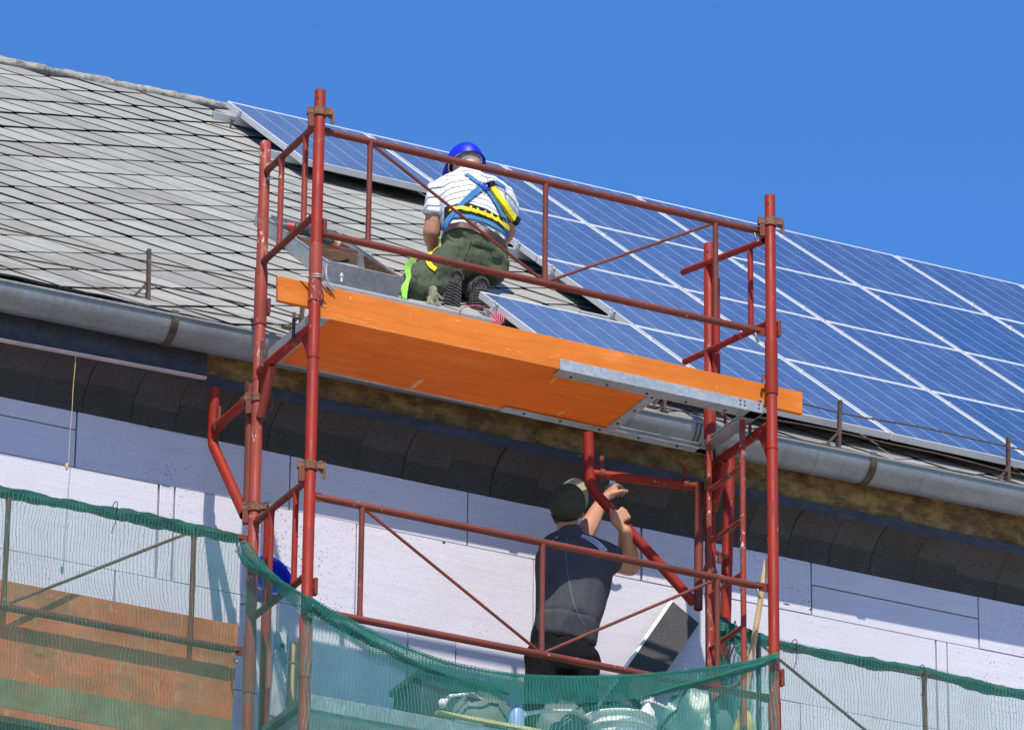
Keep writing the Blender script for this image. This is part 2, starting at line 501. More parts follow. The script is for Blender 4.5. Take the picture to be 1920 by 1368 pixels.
def net_material(name, cover, col, pitch=0.0175):
    t = NT(name)
    uv = t.node("UVMap").outputs[0]
    nz = t.noise(uv, 2.2, 4, 0.6)
    nz2 = t.noise(uv, 26, 4, 0.65)
    wob = t.math('ADD', t.math('MULTIPLY', t.math('SUBTRACT', nz, 0.5), 0.11), t.math('MULTIPLY', t.math('SUBTRACT', nz2, 0.5), 0.012))
    s = t.sep(uv)
    def stripe(v, p, half):
        f = t.math('FRACT', t.math('DIVIDE', v, p))
        return t.math('LESS_THAN', t.math('ABSOLUTE', t.math('SUBTRACT', f, 0.5)), half/p)
    warp = stripe(t.math('ADD', s[0], wob), pitch, 0.0012*cover)
    zig = t.math('ABSOLUTE', t.math('SUBTRACT', t.math('FRACT', t.math('DIVIDE', s[0], pitch)), 0.5))
    weft = stripe(t.math('ADD', s[1], t.math('ADD', t.math('MULTIPLY', zig, 0.009), t.math('MULTIPLY', t.math('SUBTRACT', nz2, 0.5), 0.008))), 0.0088, 0.0010*cover)
    th = t.math('MAXIMUM', warp, weft)
    pch = t.noise(uv, 1.1, 5, 0.6)
    lint = t.math('MULTIPLY', t.ramp(pch, [(0.45, 0.0), (0.8, 0.08)]), cover)
    a = t.math('MINIMUM', t.math('MAXIMUM', th, lint), 1.0)
    cn = t.noise(uv, 5, 4)
    c = t.mix(t.ramp(cn, [(0.3, 0), (0.7, 1)]), tuple(q*0.75 for q in col), tuple(q*1.25 for q in col))
    t.color(c); t.set(rough=0.6, spec=0.35)
    tr = t.node("BsdfTranslucent"); t.link(c, tr.inputs[0])
    mx = t.node("MixShader"); mx.inputs[0].default_value = 0.3
    t.link(t.b.outputs[0], mx.inputs[1]); t.link(tr.outputs[0], mx.inputs[2])
    tp = t.node("BsdfTransparent")
    m2 = t.node("MixShader"); t.link(a, m2.inputs[0]); t.link(tp.outputs[0], m2.inputs[1]); t.link(mx.outputs[0], m2.inputs[2])
    t.link(m2.outputs[0], t.out.inputs[0])
    return t.m
M['net'] = net_material('green_debris_net', 1.0, (0.055, 0.23, 0.18))
M['net_front'] = net_material('green_debris_net_fine', 1.1, (0.05, 0.29, 0.225), 0.019)
M['net_dense'] = net_material('doubled_green_net', 2.1, (0.018, 0.165, 0.125))
M['net_roll'] = net_material('rolled_green_net', 3.4, (0.012, 0.10, 0.076))

M['ground'] = simple('site_ground', (0.40, 0.355, 0.29), 0.9, 0, 0.25, 0.3)
M['render_wall'] = simple('old_wall', (0.30, 0.26, 0.2), 0.9, 0, 0.2, 2)

# ================================================================ setting: ground, building, roof
mb = MB()
mb.add([(-900, -900, GROUND), (900, -900, GROUND), (900, 900, GROUND), (-900, 900, GROUND)], [(0, 1, 2, 3)])
g = mb.build('ground', M['ground'])
g['kind'] = 'structure'

WALL = 1.38
bld = thing('building', (2.0, 1.7, GROUND), 'old building with slate roof, zinc gutter and walls being clad in pale lilac insulation boards', 'building')
def wpx(x, y=950): return P(x, y, WALL).x
# --- insulation boards: rows of 1.0 x 0.5 m boards, each a thin slab, joints left open by a few millimetres
mb = MB()
rows = [(-1.105, -1.402, [wpx(137), wpx(543), wpx(877), wpx(1203), wpx(1520), wpx(1830)], 1),
        (-1.402, -1.903, [wpx(297), wpx(327), wpx(670), wpx(1002), wpx(1335), wpx(1750), wpx(1770)], 2),
        (-1.903, -2.403, [wpx(215, 1100), wpx(520, 1150), wpx(765, 1200), wpx(855, 1200), wpx(1175, 1250), wpx(1500, 1250), wpx(1820, 1300)], 3)]
z = -2.403
k = 4
while z > -6.0:
    rows.append((z, z-0.5, [-0.4+0.5*(k % 2)+i for i in range(5)], k)); z -= 0.5; k += 1
rr = random.Random(3)
for zt, zb, js, k in rows:
    xs = sorted(js)
    lo = xs[0]; hi = xs[-1]
    while lo > -7: lo -= 1.0; xs.insert(0, lo)
    while hi < 12: hi += 1.0; xs.append(hi)
    for a, b in zip(xs, xs[1:]):
        gp = rr.uniform(0.0016, 0.0058); dy = rr.uniform(-0.002, 0.002)
        if k == 1 and abs(a - wpx(1520)) < 0.02:
            parts = [(zt, zt-0.125), (zt-0.128, zb)]
        elif k == 1 and abs(b - wpx(137)) < 0.02:
            parts = [(zt, zt-0.098), (zt-0.101, zb)]
        else: parts = [(zt, zb)]
        for pt, pb in parts:
            ez = rr.uniform(0.001, 0.003)
            mb.box(((a+b)/2, WALL+0.04+dy, (pt+pb)/2), (b-a-2*gp, 0.08, pt-pb-2*ez))
mb.build('insulation_cladding', M['eps'], bld, bevel=0.0025)
mb = MB()
mb.box((2.5, 1.62, (-6.0-1.0)/2), (20, 0.3, 5.0))
mb.box((2.5, 1.57, (GROUND-6.0)/2), (20, 0.4, -6.0-GROUND))
mb.build('wall', M['render_wall'], bld)
for x, y, w, h in ((675, 987, 0.022, 0.03), (832, 1016, 0.03, 0.012), (1519, 1142, 0.014, 0.012), (857, 912, 0.04, 0.010), (1165, 984, 0.02, 0.010), (1420, 1030, 0.05, 0.009), (283, 800, 0.05, 0.010), (575, 862, 0.07, 0.010), (1475, 1132, 0.06, 0.005)):
    c = P(x, y, WALL); w *= 0.55; h *= 0.6
    mb = MB(); mb.prism([c+Vector((w*math.cos(a)*(0.5+0.12*math.sin(3*a+x)), -0.0035, h*math.sin(a)*(0.5+0.15*math.cos(2*a+y)))) for a in np.linspace(0, 2*math.pi, 15)[:-1]], (0, 0.004, 0))
    mb.build('broken_edge', M['slate_gap'], bld)
# --- cove of curved graphite pieces, saw-cut grooves running along it
mb = MB()
x = -4.0
rr = random.Random(11)
x = wpx(237, 800) - 0.247*17
while x < 9.0:
    w = rr.choice([0.247, 0.247, 0.236, 0.258, 0.247])
    g0 = rr.choice([0.55, 0.62, 0.68, 0.5, 0.15, 0.6]); g1 = 1.0
    rag = rr.uniform(-0.006, 0.006); dr = rr.uniform(-0.0035, 0.0035)
    prof = []
    ang = 0.0
    NST = 46
    for i in range(NST+1):
        t = i/NST
        a = t*math.pi/2
        r1 = 0.22 + dr; r2 = 0.205 + dr + rag*0.5
        notch = 0.006 if (t > g0 and i % 2 == 1) else 0.0
        prof.append((1.16 + (r1+notch)*math.sin(a), -1.108 + (r2+notch)*math.cos(a)))
    gap = 0.0016
    A = [(x+gap, q[0], q[1]) for q in prof]; B = [(x+w-gap, q[0], q[1]) for q in prof]
    A2 = [(x+gap, q[0]+0.03*math.sin(i/NST*1.57)+0.004, q[1]+0.03*math.cos(i/NST*1.57)) for i, q in enumerate(prof)]
    B2 = [(x+w-gap, q[0], q[1]) for q in A2 for q in [(q[1], q[2])]]
    n = len(A)
    b = len(mb.v)
    mb.v += [Vector(q) for q in A+B+A2+B2]
    for i in range(n-1):
        mb.f.append((b+i, b+n+i, b+n+i+1, b+i+1))
        mb.f.append((b+i, b+i+1, b+2*n+i+1, b+2*n+i))
        mb.f.append((b+n+i, b+3*n+i, b+3*n+i+1, b+n+i+1))
    x += w
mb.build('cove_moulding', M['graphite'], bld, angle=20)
# --- eaves fascia: dark blue band, old ochre plaster above it, a covered length at the left with a lath
def rough_strip(z0, z1, y0, y1, x0, x1, amp, seed, nx=260, nz=7):
    m_ = MB()
    rws = []
    for j in range(nz+1):
        t = j/nz
        rws.append([Vector((x0+(x1-x0)*i/nx,
                            y0+(y1-y0)*t + amp*noise.fractal(Vector((x0+(x1-x0)*i/nx*1.0, seed, t*0.6))*9.0, 1.0, 2.0, 5),
                            z0+(z1-z0)*t + (amp*0.9*noise.noise(Vector(((x1-x0)*i/nx*7, seed, 4))) if j == 0 else 0))) for i in range(nx+1)])
    m_.grid(rws)
    return m_
XL = P(388, 690, 1.13).x
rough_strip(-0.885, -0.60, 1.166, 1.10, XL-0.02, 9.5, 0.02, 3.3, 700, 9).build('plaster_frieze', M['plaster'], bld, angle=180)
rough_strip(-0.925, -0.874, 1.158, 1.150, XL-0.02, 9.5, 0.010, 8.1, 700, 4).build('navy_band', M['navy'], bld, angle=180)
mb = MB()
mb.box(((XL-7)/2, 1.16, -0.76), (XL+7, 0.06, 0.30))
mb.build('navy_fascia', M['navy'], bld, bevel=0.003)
mb = MB()
b = P(386, 709, 1.118)
a0 = P(0, 637, 1.118); a = b + (a0-b)*3.2
mb.bar(a, b, 0.028, 0.011)
mb.build('lath', M['lath'], bld, bevel=0.001)

# --- gutter
GY, GR = 1.032, 0.103
def gz(x): return -0.717 + 0.0115*(x+1.2)
mb = MB()
rws = []
xs = np.linspace(-7, 12, 200)
for x in xs:
    wob = 0.0025*noise.noise(Vector((x*1.7, 3, 0)))
    o_ = [(x, GY-GR*math.cos(a), gz(x)+wob-GR*math.sin(a)) for a in np.linspace(0, math.pi, 25)]
    i_ = [(x, GY-(GR-0.003)*math.cos(a), gz(x)+wob-(GR-0.003)*math.sin(a)) for a in np.linspace(math.pi, 0, 25)]
    rws.append(o_+i_)
mb.grid(rws, True)
gut = mb.build('gutter', M['gutter'], bld, angle=40)
mb = MB()
mb.tube([(x, GY-GR-0.003, gz(x)+0.004) for x in xs], 0.009, 10)
mb.build('gutter_bead', M['gutter'], gut)
mb = MB()
xj = P(1308, 800, 0.95).x
for dx in (-0.012, 0.012):
    mb.tube([(xj+dx, GY-(GR+0.004)*math.cos(a), gz(xj)-(GR+0.004)*math.sin(a)) for a in np.linspace(-0.1, math.pi, 24)], 0.005, 8)
mb.build('gutter_joint', M['steel'], gut)
xh = [P(325, 607, 0.95).x, P(980, 740, 0.95).x, P(1635, 888, 0.95).x]
for x in xh + [xh[0]-1.95, xh[2]+1.95]:
    mb = MB()
    w = 0.019
    rws = []
    for a in np.linspace(-0.28, math.pi, 26):
        rws.append([(x+sx, GY-(GR+rr_)*math.cos(a), gz(x)+0.002-(GR+rr_)*math.sin(a)) for sx, rr_ in ((-w, 0.003), (w, 0.003), (w, 0.008), (-w, 0.008))])
    mb.grid(rws, True)
    mb.build('gutter_hook', M['dark_iron'], bld, angle=40)

# --- slate roof: clipped diamond slates, each its own little slab lapped over the ones below
SO = RO + RN*SLATE_H
def _ru(x, y):
    q = PR(x, y, SLATE_H+0.02); return q.x, (q.y-SO.y)/math.cos(PITCH)
_ra, _rb, _rc = _ru(0, 114), _ru(420, 199), _ru(1880, 536)
def ridge_u(x):
    if x < _rb[0]: return _ra[1] + (_rb[1]-_ra[1])*(x-_ra[0])/(_rb[0]-_ra[0])
    return _rb[1] + (_rc[1]-_rb[1])*(x-_rb[0])/(_rc[0]-_rb[0])
U_E = (0.957 - SO.y)/math.cos(PITCH)
HX, HU = 0.226, 0.174
mb = MB()
rr = random.Random(5)
j = 0
u = U_E - HU*1.1
def roofpt(x, u, h): return RX*x + Vector((0, SO.y, SO.z)) + RU*u + RN*h
cx_, cu_ = 0.05, 0.03
while u < 1.1:
    off = HX if j % 2 else 0.0
    i = -12
    while True:
        x = -1.38 + i*2*HX + off
        i += 1
        if x > 10.5: break
        if x < -6 or u + HU*0.2 > ridge_u(x): continue
        s = 1.035
        out = [(0, -HU*s), (HX*s-cx_*0.5, -cu_*0.5), (HX*s-cx_*0.5, cu_*0.5), (0, HU*s), (-HX*s+cx_*0.5, cu_*0.5), (-HX*s+cx_*0.5, -cu_*0.5)]
        tl = 0.0055 + rr.uniform(-0.001, 0.0025); tw = rr.uniform(-0.0018, 0.0018); ja = rr.uniform(-0.012, 0.012)
        jx, ju = rr.uniform(-0.003, 0.003), rr.uniform(-0.003, 0.003)
        sag = 0.018*noise.noise(Vector((x*0.5, u*0.5, 2.0)))
        top = []; bot = []
        for (a, b) in out:
            a2 = a*math.cos(ja)-b*math.sin(ja)+jx; b2 = a*math.sin(ja)+b*math.cos(ja)+ju
            ub = max(u+b2, U_E-0.008)
            h = 0.010 + tl*(-b/HU) + tw*a/HX + sag
            bot.append(roofpt(x+a2, ub, h)); top.append(roofpt(x+a2, ub, h+0.0054))
        n0 = len(mb.v)
        mb.v += top+bot
        mb.f.append(tuple(n0+k for k in range(6)))
        mb.f.append(tuple(n0+11-k for k in range(6)))
        for k in range(6):
            l = (k+1) % 6
            mb.f.append((n0+k, n0+6+k, n0+6+l, n0+l))
    u += HU; j += 1
roof = mb.build('roof', M['slate'], bld, angle=15)
roof.data.materials.append(M['slate_edge'])
roof.data.polygons.foreach_set('material_index', [0 if len(p.vertices) == 6 else 1 for p in roof.data.polygons])
mb = MB()
for (xa, xb) in ((-6.5, _rb[0]), (_rb[0], 11)):
    q = [roofpt(xa, U_E, -0.012), roofpt(xb, U_E, -0.012), roofpt(xb, ridge_u(xb)+0.02, -0.012), roofpt(xa, ridge_u(xa)+0.02, -0.012)]
    mb.prism(q, RN*(-0.02))
    rid = [roofpt(xa, ridge_u(xa), 0), roofpt(xb, ridge_u(xb), 0)]
    mb.prism([rid[0], rid[1], rid[1]+Vector((0, 5.5, -4.2)), rid[0]+Vector((0, 5.5, -4.2))], (0, -0.03, -0.04))
mb.build('roofing_felt', M['slate_gap'], roof)
mb = MB()
rws = []
for i in range(700):
    x = -6.2 + 17*i/699
    c = roofpt(x, ridge_u(x)+0.02, 0.0)
    rg = []
    for k in range(16):
        a = 2*math.pi*k/16
        d = Vector((0, math.cos(a), math.sin(a)))
        seg = 0.012*((x*2.2) % 1.0)
        r_ = 0.040 + seg*0.7 + 0.012*noise.fractal(Vector((x*9, math.cos(a)*2, math.sin(a)*2)), 1.0, 2.0, 5)
        rg.append(c + Vector((0, d.y*r_*1.25, d.z*r_*0.95)))
    rws.append(rg)
mb.grid(rws, True)
mb.build('ridge_cap', M['mortar'], roof, angle=180)

# --- snow guard: flat-bar posts with a raking stay, three iron rods
GUY = 1.085
base0 = P(276, 576, GUY)
x1 = P(1571, 850, GUY).x; x2 = P(1889, 912, GUY).x
step = x2-x1
pu = (GUY-SO.y)/math.cos(PITCH)
guard_x = [base0.x] + [x1+step*k for k in (-3, -2, -1, 0, 1, 2, 3)] + [base0.x-1.0, base0.x-2.0]
GB = roofpt(0, pu, 0.015).z
GH = P(283, 470, GUY).z - GB
for x in guard_x:
    lean = rr.uniform(-0.02, 0.02)
    b = roofpt(x, pu, 0.015); t = b + Vector((0.012+lean, 0.0, GH))
    mb = MB()
    mb.bar(b, t, 0.024, 0.017, up=(1, 0, 0.0))
    s0 = b + (t-b)*0.36
    s1 = roofpt(x-0.075, pu+0.0, 0.02)
    mb.bar(s0, s1, 0.016, 0.012)
    mb.box(s1, (0.05, 0.03, 0.008), (RX, RU, RN)); mb.box(b, (0.03, 0.045, 0.01), (RX, RU, RN))
    mb.build('snow_guard_post', M['dark_iron'], bld, bevel=0.001)
for fr in [(P(283, y, GUY-0.01).z-GB)/GH for y in (562, 535, 490)]:
    mb = MB()
    pts = []
    for i in range(120):
        x = -6 + 16*i/119
        sag = 0.008*math.sin(x*3.1+fr*9) + 0.004*math.sin(x*7.7+fr*3)
        b = roofpt(x, pu, 0.015)
        pts.append(b + Vector((0.0, -0.008, GH*fr + sag)))
    mb.tube(pts, 0.0046, 8)
    mb.build('snow_guard_rod', M['dark_iron'], bld)

# ================================================================ solar panels and their rails
FT, FW = 0.038, 0.0105
def axes(mb_, o, x0, x1, u0, u1, h0, h1):
    c = o + RX*((x0+x1)/2) - RU*((u0+u1)/2) + RN*((h0+h1)/2)
    mb_.box(c, (x1-x0, u1-u0, h1-h0), (RX, RU, RN))
def panel_proto(o):
    t = thing('solar_panel', o, '', 'solar panel', 'solar panels on the roof')
    g_ = 0.008
    W_, L_ = PW-g_, PL-0.006
    mb = MB()
    axes(mb, o, g_, W_, 0.006, 0.006+FW, -FT, 0)
    axes(mb, o, g_, W_, L_-FW, L_, -FT, 0)
    axes(mb, o, g_, g_+FW, 0.006+FW, L_-FW, -FT, 0)
    axes(mb, o, W_-FW, W_, 0.006+FW, L_-FW, -FT, 0)
    mb.build('frame', M['alu_frame'], t, bevel=0.0012)
    mb = MB()
    a0, a1, b0, b1 = g_+FW-0.001, W_-FW+0.001, 0.006+FW-0.001, L_-FW+0.001
    pts = [(a0, b0), (a1, b0), (a1, b1), (a0, b1)]
    vs = [o+RX*a-RU*b+RN*(-0.0025) for a, b in pts] + [o+RX*a-RU*b+RN*(-0.010) for a, b in pts]
    mb.add(vs, [(3, 2, 1, 0), (4, 5, 6, 7), (0, 1, 5, 4), (1, 2, 6, 5), (2, 3, 7, 6), (3, 0, 4, 7)])
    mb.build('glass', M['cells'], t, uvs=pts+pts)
    for uu in (0.27, 1.19):
        mb = MB()
        axes(mb, o, PW-0.012, PW+0.012, uu-0.022, uu+0.022, -0.012, 0.0035)
        c = o + RX*PW - RU*uu
        mb.tube([c+RN*0.002, c+RN*0.010], 0.007, 6)
        mb.build('clamp', M['alu'], t, bevel=0.001)
    return t
ORD = ['first', 'second', 'third', 'fourth', 'fifth', 'sixth', 'seventh', 'eighth']
ROWN = ['top row', 'second row from the ridge', 'third row from the ridge', 'bottom row']
plan = [(0, c) for c in range(0, 7)] + [(1, c) for c in range(1, 6)] + [(2, c) for c in range(1, 6)] + [(3, c) for c in range(0, 5)]
proto = None
first = {0: 0, 1: 1, 2: 1, 3: 0}
for r, c in plan:
    o = RO + RX*(c*PW) - RU*(r*PL)
    i = c-first[r]
    if r == 0 and c == 0: lab = 'blue solar panel below the ridge, its free left edge and corner over bare slates'
    elif r == 3 and c == 0: lab = 'blue solar panel beside the kneeling worker\'s boots, partly behind the orange toe board'
    elif i == 0: lab = 'blue solar panel at the free left end of the %s' % ROWN[r]
    else: lab = 'blue solar panel, %s from the left in the %s' % (ORD[i], ROWN[r])
    if proto is None:
        proto = panel_proto(o); proto['label'] = lab
    else: dup(proto, o, lab)
def rail(x0, x1, u, h0, lab, grp='aluminium rails under the solar panels'):
    a = RX*x0 + Vector((0, RO.y, RO.z)) - RU*u
    t = thing('mounting_rail', a, lab, 'mounting rail', grp)
    mb = MB()
    L_ = x1-x0; H = 0.045; W_ = 0.04; th = 0.004
    def bx(u0, u1, k0, k1): axes(mb, a, 0, L_, u0-W_/2, u1-W_/2, h0-H+k0, h0-H+k1)
    bx(0, th, 0, H); bx(W_-th, W_, 0, H); bx(th, W_-th, 0.0, th); bx(th, W_-th, H*0.55, H*0.55+th)
    bx(th, 0.012, H-th, H); bx(W_-0.012, W_-th, H-th, H)
    mb.build('channel', M['alu'], t)
    for k in range(int(L_/1.1)+1):
        xx = min(0.12 + k*1.1, L_-0.06)
        mb = MB()
        c = a + RX*xx
        mb.tube([c - RU*0.03 + RN*(h0-0.02), c - RU*0.03 + RN*(SLATE_H-0.0)], 0.006, 8)
        mb.box(c - RU*0.03 + RN*(h0-0.02), (0.03, 0.03, 0.006), (RX, RU, RN))
        mb.build('hanger_bolt', M['steel'], t)
    return t
rn = ['upper', 'lower']
for r, c0, c1 in ((0, 0, 7), (1, 1, 6), (2, 1, 6), (3, 0, 5)):
    for q, uu in enumerate((0.27, 1.19)):
        ext = 0.16 if r == 0 else (0.03, 0.19)[q] if r < 3 else 0.05
        rail(RX0+c0*PW-ext, RX0+c1*PW, r*PL+uu, -FT-0.001, 'pale aluminium rail, %s one under the %s of solar panels' % (rn[q], ROWN[r]))
# end clamps where the rails stick out at the left edges
for r, c0 in ((0, 0), (1, 1), (2, 1), (3, 0)):
    for q, uu in enumerate((0.27, 1.19)):
        o = RO + RX*(c0*PW) - RU*(r*PL)
        mb = MB()
        axes(mb, o, -0.016, 0.006, uu-0.018, uu+0.018, -FT, -0.008)
        axes(mb, o, -0.006, 0.012, uu-0.022, uu+0.022, -0.004, 0.004)
        c = o - RX*0.008 - RU*uu
        mb.tube([c, c+RN*0.014], 0.007, 6)
        e = mb.build('end_clamp', M['alu'], None, bevel=0.001)
        recentre(e, c)
        tag(e, 'small end clamp, %s one at the left end of the %s' % (rn[q], ROWN[r]), 'clamp', 'end clamps on the free panel edges')

# ================================================================ scaffold
L_, W_ = 2.5, 0.6407
R1, R2, R3, R4 = 0.0, -0.5506, -1.9232, -2.50
sc = thing('scaffold_tower', (L_/2, W_/2, GROUND), 'red tubular scaffold tower with trussed guard rails standing before the eaves', 'scaffold')
SR = 0.0275
def standard(x, y, top, joints, m='red'):
    mb = MB()
    mb.tube([(x, y, GROUND), (x, y, top-0.004), (x, y, top)], [SR, SR, SR-0.002], 22, hollow=True)
    s = mb.build('standard', M[m], sc)
    for zj in joints:
        mb = MB()
        mb.tube([(x, y, zj-0.002), (x, y, zj), (x, y, zj+0.285), (x, y, zj+0.30)], [SR+0.001, SR+0.0045, SR+0.0045, SR+0.001], 22)
        mb.build('sleeve', M['red_chipped' if x < 1 else m], s)
        mb = MB()
        mb.tube([(x, y, zj-0.30), (x, y, zj-0.292)], SR+0.002, 22)
        mb.build('weld_ring', M[m], s)
    # pin hole near the top: a small dark plug set in the tube
    mb = MB()
    d = Vector((-0.75, -0.66, 0)).normalized()
    mb.tube([Vector((x, y, top-0.055)) + d*(SR-0.003), Vector((x, y, top-0.055)) + d*(SR+0.0006)], 0.006, 10)
    mb.build('pin_hole', M['slate_gap'], s)
    return s
TOP = 0.195
standard(0, 0, TOP, [-0.935, -2.86])
standard(L_, 0, TOP, [-0.90, -2.82])
standard(0, W_, TOP, [-0.80, -2.72], 'red_chipped')
standard(L_, W_, TOP, [-0.90, -2.82])
# neighbouring bays share the back plane
standard(-2.5, W_, -1.6, []); standard(5.0, W_, -1.6, [])

def coupler(x, y, z, d=(0.8, -0.6, 0), worn='rust', root=None):
    """half clamp round a standard: band, hinge lugs, bolt, hanging wedge"""
    d = Vector(d).normalized(); s_ = Vector((-d.y, d.x, 0)); c = Vector((x, y, z)); up = Vector((0, 0, 1))
    mb = MB()
    ro = SR+0.007
    prof = [(SR+0.0005, -0.021), (ro, -0.021), (ro, 0.021), (SR+0.0005, 0.021)]
    mb.lathe(c, prof+[prof[0]], n=22, cap=False)
    o = mb.build('coupler', M[worn], sc, angle=30)
    for sg in (1, -1):
        mb = MB()
        mb.box(c + d*(sg*(ro+0.012)), (0.032, 0.03, 0.026), (d, s_, up))
        mb.tube([c + d*(sg*(ro+0.014)) - up*0.026, c + d*(sg*(ro+0.014)) + up*0.028], 0.006, 8)
        mb.box(c + d*(sg*(ro+0.014)) + up*0.022, (0.022, 0.022, 0.010), (d, s_, up))
        mb.build('bolt', M['rust'], o)
    mb = MB()
    w0 = c + d*(ro+0.036)
    mb.prism([w0 + up*0.035 - s_*0.002, w0 - up*0.02 - d*0.014 - s_*0.002, w0 - up*0.062 - d*0.006 - s_*0.002, w0 - up*0.05 + d*0.004 - s_*0.002], s_*0.008)
    mb.tube([w0 - d*0.018, w0 - d*0.016 - up*0.05, w0 - d*0.006 - up*0.058], 0.003, 6)
    mb.build('wedge', M['rust'], o, bevel=0.001)
    mb = MB()
    lug = c - d*(ro+0.006) - up*0.045
    mb.box(lug, (0.030, 0.03, 0.075), (d, s_, up))
    mb.build('rail_lug', M['red_worn'], o, bevel=0.002)
    return o
zc = -(210-236)/345
coupler(0, 0, zc+0.0, (0.85, -0.3, 0))
coupler(L_, 0, 0.045, (0.85, -0.3, 0))
coupler(0, 0, -1.79, (0.85, -0.3, 0))
coupler(0, W_, -1.19, (0.75, -0.5, 0))
coupler(0, W_, -1.765, (0.75, -0.5, 0))
coupler(L_, W_, -1.14, (-0.7, -0.6, 0))
coupler(L_, W_, -1.63, (-0.7, -0.6, 0))

def guard_frame(x0, y, zt, zb, yb=0.0, parent=None):
    """trussed guard rail: two rails, three uprights, two thin raking ties; flattened ends with a pin hook"""
    y = y + 0.034
    root = MB()
    xa, xb = x0+0.045, x0+L_-0.045
    def rail_(z):
        root.tube([(xa, y, z), (xa+0.035, y, z), (xa+0.05, y, z), (xb-0.05, y, z), (xb-0.035, y, z), (xb, y, z)], [0.011, 0.014, 0.0185, 0.0185, 0.014, 0.011], 14)
        for xx, sg in ((xa, -1), (xb, 1)):
            root.box((xx+sg*0.012, y, z), (0.085, 0.009, 0.042))
    rail_(zt)
    o = root.build('guard_rail', M['red_worn'], sc, bevel=0.0)
    mb2 = root; root = MB(); rail_(zb)
    root.build('guard_rail', M['red_worn'], sc)
    v = [x0+0.29, x0+1.25, x0+2.205]
    for i, xx in enumerate(v):
        mb = MB()
        mb.tube([(xx, y, zt-0.008), (xx, y, zt-0.05), (xx, y, zb+0.05), (xx, y, zb+0.008)], [0.016, 0.0135, 0.0135, 0.016], 12)
        mb.build('upright', M['red_worn'], sc)
    for a, b in (((v[0]+0.01, zt-0.012), (v[1]-0.012, zb+0.012)), ((v[1]+0.012, zb+0.012), (v[2]-0.01, zt-0.012))):
        mb = MB()
        mb.tube([(a[0], y, a[1]), (b[0], y, b[1])], 0.0078, 8)
        mb.build('raking_tie', M['red_worn'], sc)
    for z in (zt, zb):
        mb = MB()
        xx = x0+L_-0.075
        mb.tube([(xx, y-0.008, z-0.02), (xx+0.002, y-0.014, z-0.05), (xx+0.01, y-0.014, z-0.068), (xx+0.02, y-0.012, z-0.058)], 0.006, 8)
        mb.build('pin_hook', M['steel'], sc)
guard_frame(0, 0, R1, R2)
guard_frame(0, 0, R3, R4)
guard_frame(-2.5, W_, R3, R4)
guard_frame(2.5, W_, R3, R4)

def catch_plate(x, y, z, sx=1):
    mb = MB()
    mb.box((x+sx*0.035, y-0.012, z), (0.018, 0.03, 0.085))
    mb.box((x+sx*0.02, y-0.012, z), (0.04, 0.006, 0.03))
    mb.build('catch_plate', M['red_worn'], sc, bevel=0.002)
for z in (R2+0.01, R4+0.1): catch_plate(0, 0, z); catch_plate(L_, 0, z)
catch_plate(0, W_, -0.70)

# end frames
def end_frame_left(dz, m='red_chipped'):
    for z in (0.025, -0.465):
        mb = MB()
        mb.tube([(0.0, 0.028, z+dz), (0.0, W_-0.028, z+dz)], 0.0175, 14)
        mb.build('end_rail', M['red_worn'], sc)
        mb = MB()
        mb.box((0.0, W_-0.035, z+dz), (0.012, 0.04, 0.05))
        mb.build('end_rail_tab', M['red_worn'], sc, bevel=0.002)
    for y in (0.155, 0.435):
        mb = MB()
        mb.tube([(0, y, 0.015+dz), (0, y, -0.02+dz), (0, y, -0.42+dz), (0, y, -0.46+dz)], [0.017, 0.0145, 0.0145, 0.017], 12)
        mb.build('end_upright', M[m], sc)
end_frame_left(0.0); end_frame_left(-1.875, 'red')
ra, rb = Vector((L_, 0.06, -0.03)), P(1281, 510, 0.88)
sa, sb = Vector((L_, 0.02, -0.50)), P(1284, 678, 0.88)
for a, b in ((ra, rb), (sa, sb)):
    mb = MB(); mb.tube([a, b], 0.0175, 14, hollow=True); mb.build('end_rail', M['red'], sc)
for y in (0.20,):
    f0 = (y-ra.y)/(rb.y-ra.y); f1 = (y-sa.y)/(sb.y-sa.y)
    a = ra + (rb-ra)*f0; b = sa + (sb-sa)*f1
    mb = MB(); mb.tube([a, b], 0.0145, 12); mb.build('end_upright', M['red'], sc)
mb = MB()
mb.tube([(L_+0.012, W_-0.05, -0.02), (L_+0.012, W_-0.05, -0.62), (L_+0.012, W_-0.05, -0.66)], [0.021, 0.021, 0.018], 14)
mb.build('end_upright', M['red'], sc)

# transoms that carry the deck, with gusset plates and the raking prop at the back left post
for x in (0.0, L_):
    mb = MB(); mb.tube([(x, 0.026, -1.055), (x, W_-0.026, -1.055)], 0.024, 16); mb.build('transom', M['red'], sc)
    for y, sg in ((0.024, 1), (W_-0.024, -1)):
        mb = MB()
        mb.prism([(x-0.004, y, -1.07), (x-0.004, y+sg*0.11, -1.075), (x-0.004, y, -1.27)], (0.008, 0, 0))
        mb.build('gusset', M['red'], sc, bevel=0.001)
    for y in (0.17, W_-0.10):
        mb = MB(); mb.tube([(x-0.03, y, -0.93), (x-0.03, y, -1.06)], 0.009, 8); mb.tube([(x-0.036, y, -1.065), (x+0.036, y, -1.065)], 0.012, 8)
        mb.build('deck_pin', M['dark_iron'], sc)
mb = MB(); mb.tube([(0.004, W_-0.16, -1.08), (0.004, W_-0.03, -1.30)], 0.021, 14); mb.build('transom_brace', M['red_chipped'], sc)
mb = MB(); mb.tube([(L_, W_-0.16, -1.08), (L_, W_-0.03, -1.30)], 0.021, 14); mb.build('transom_brace', M['red'], sc)
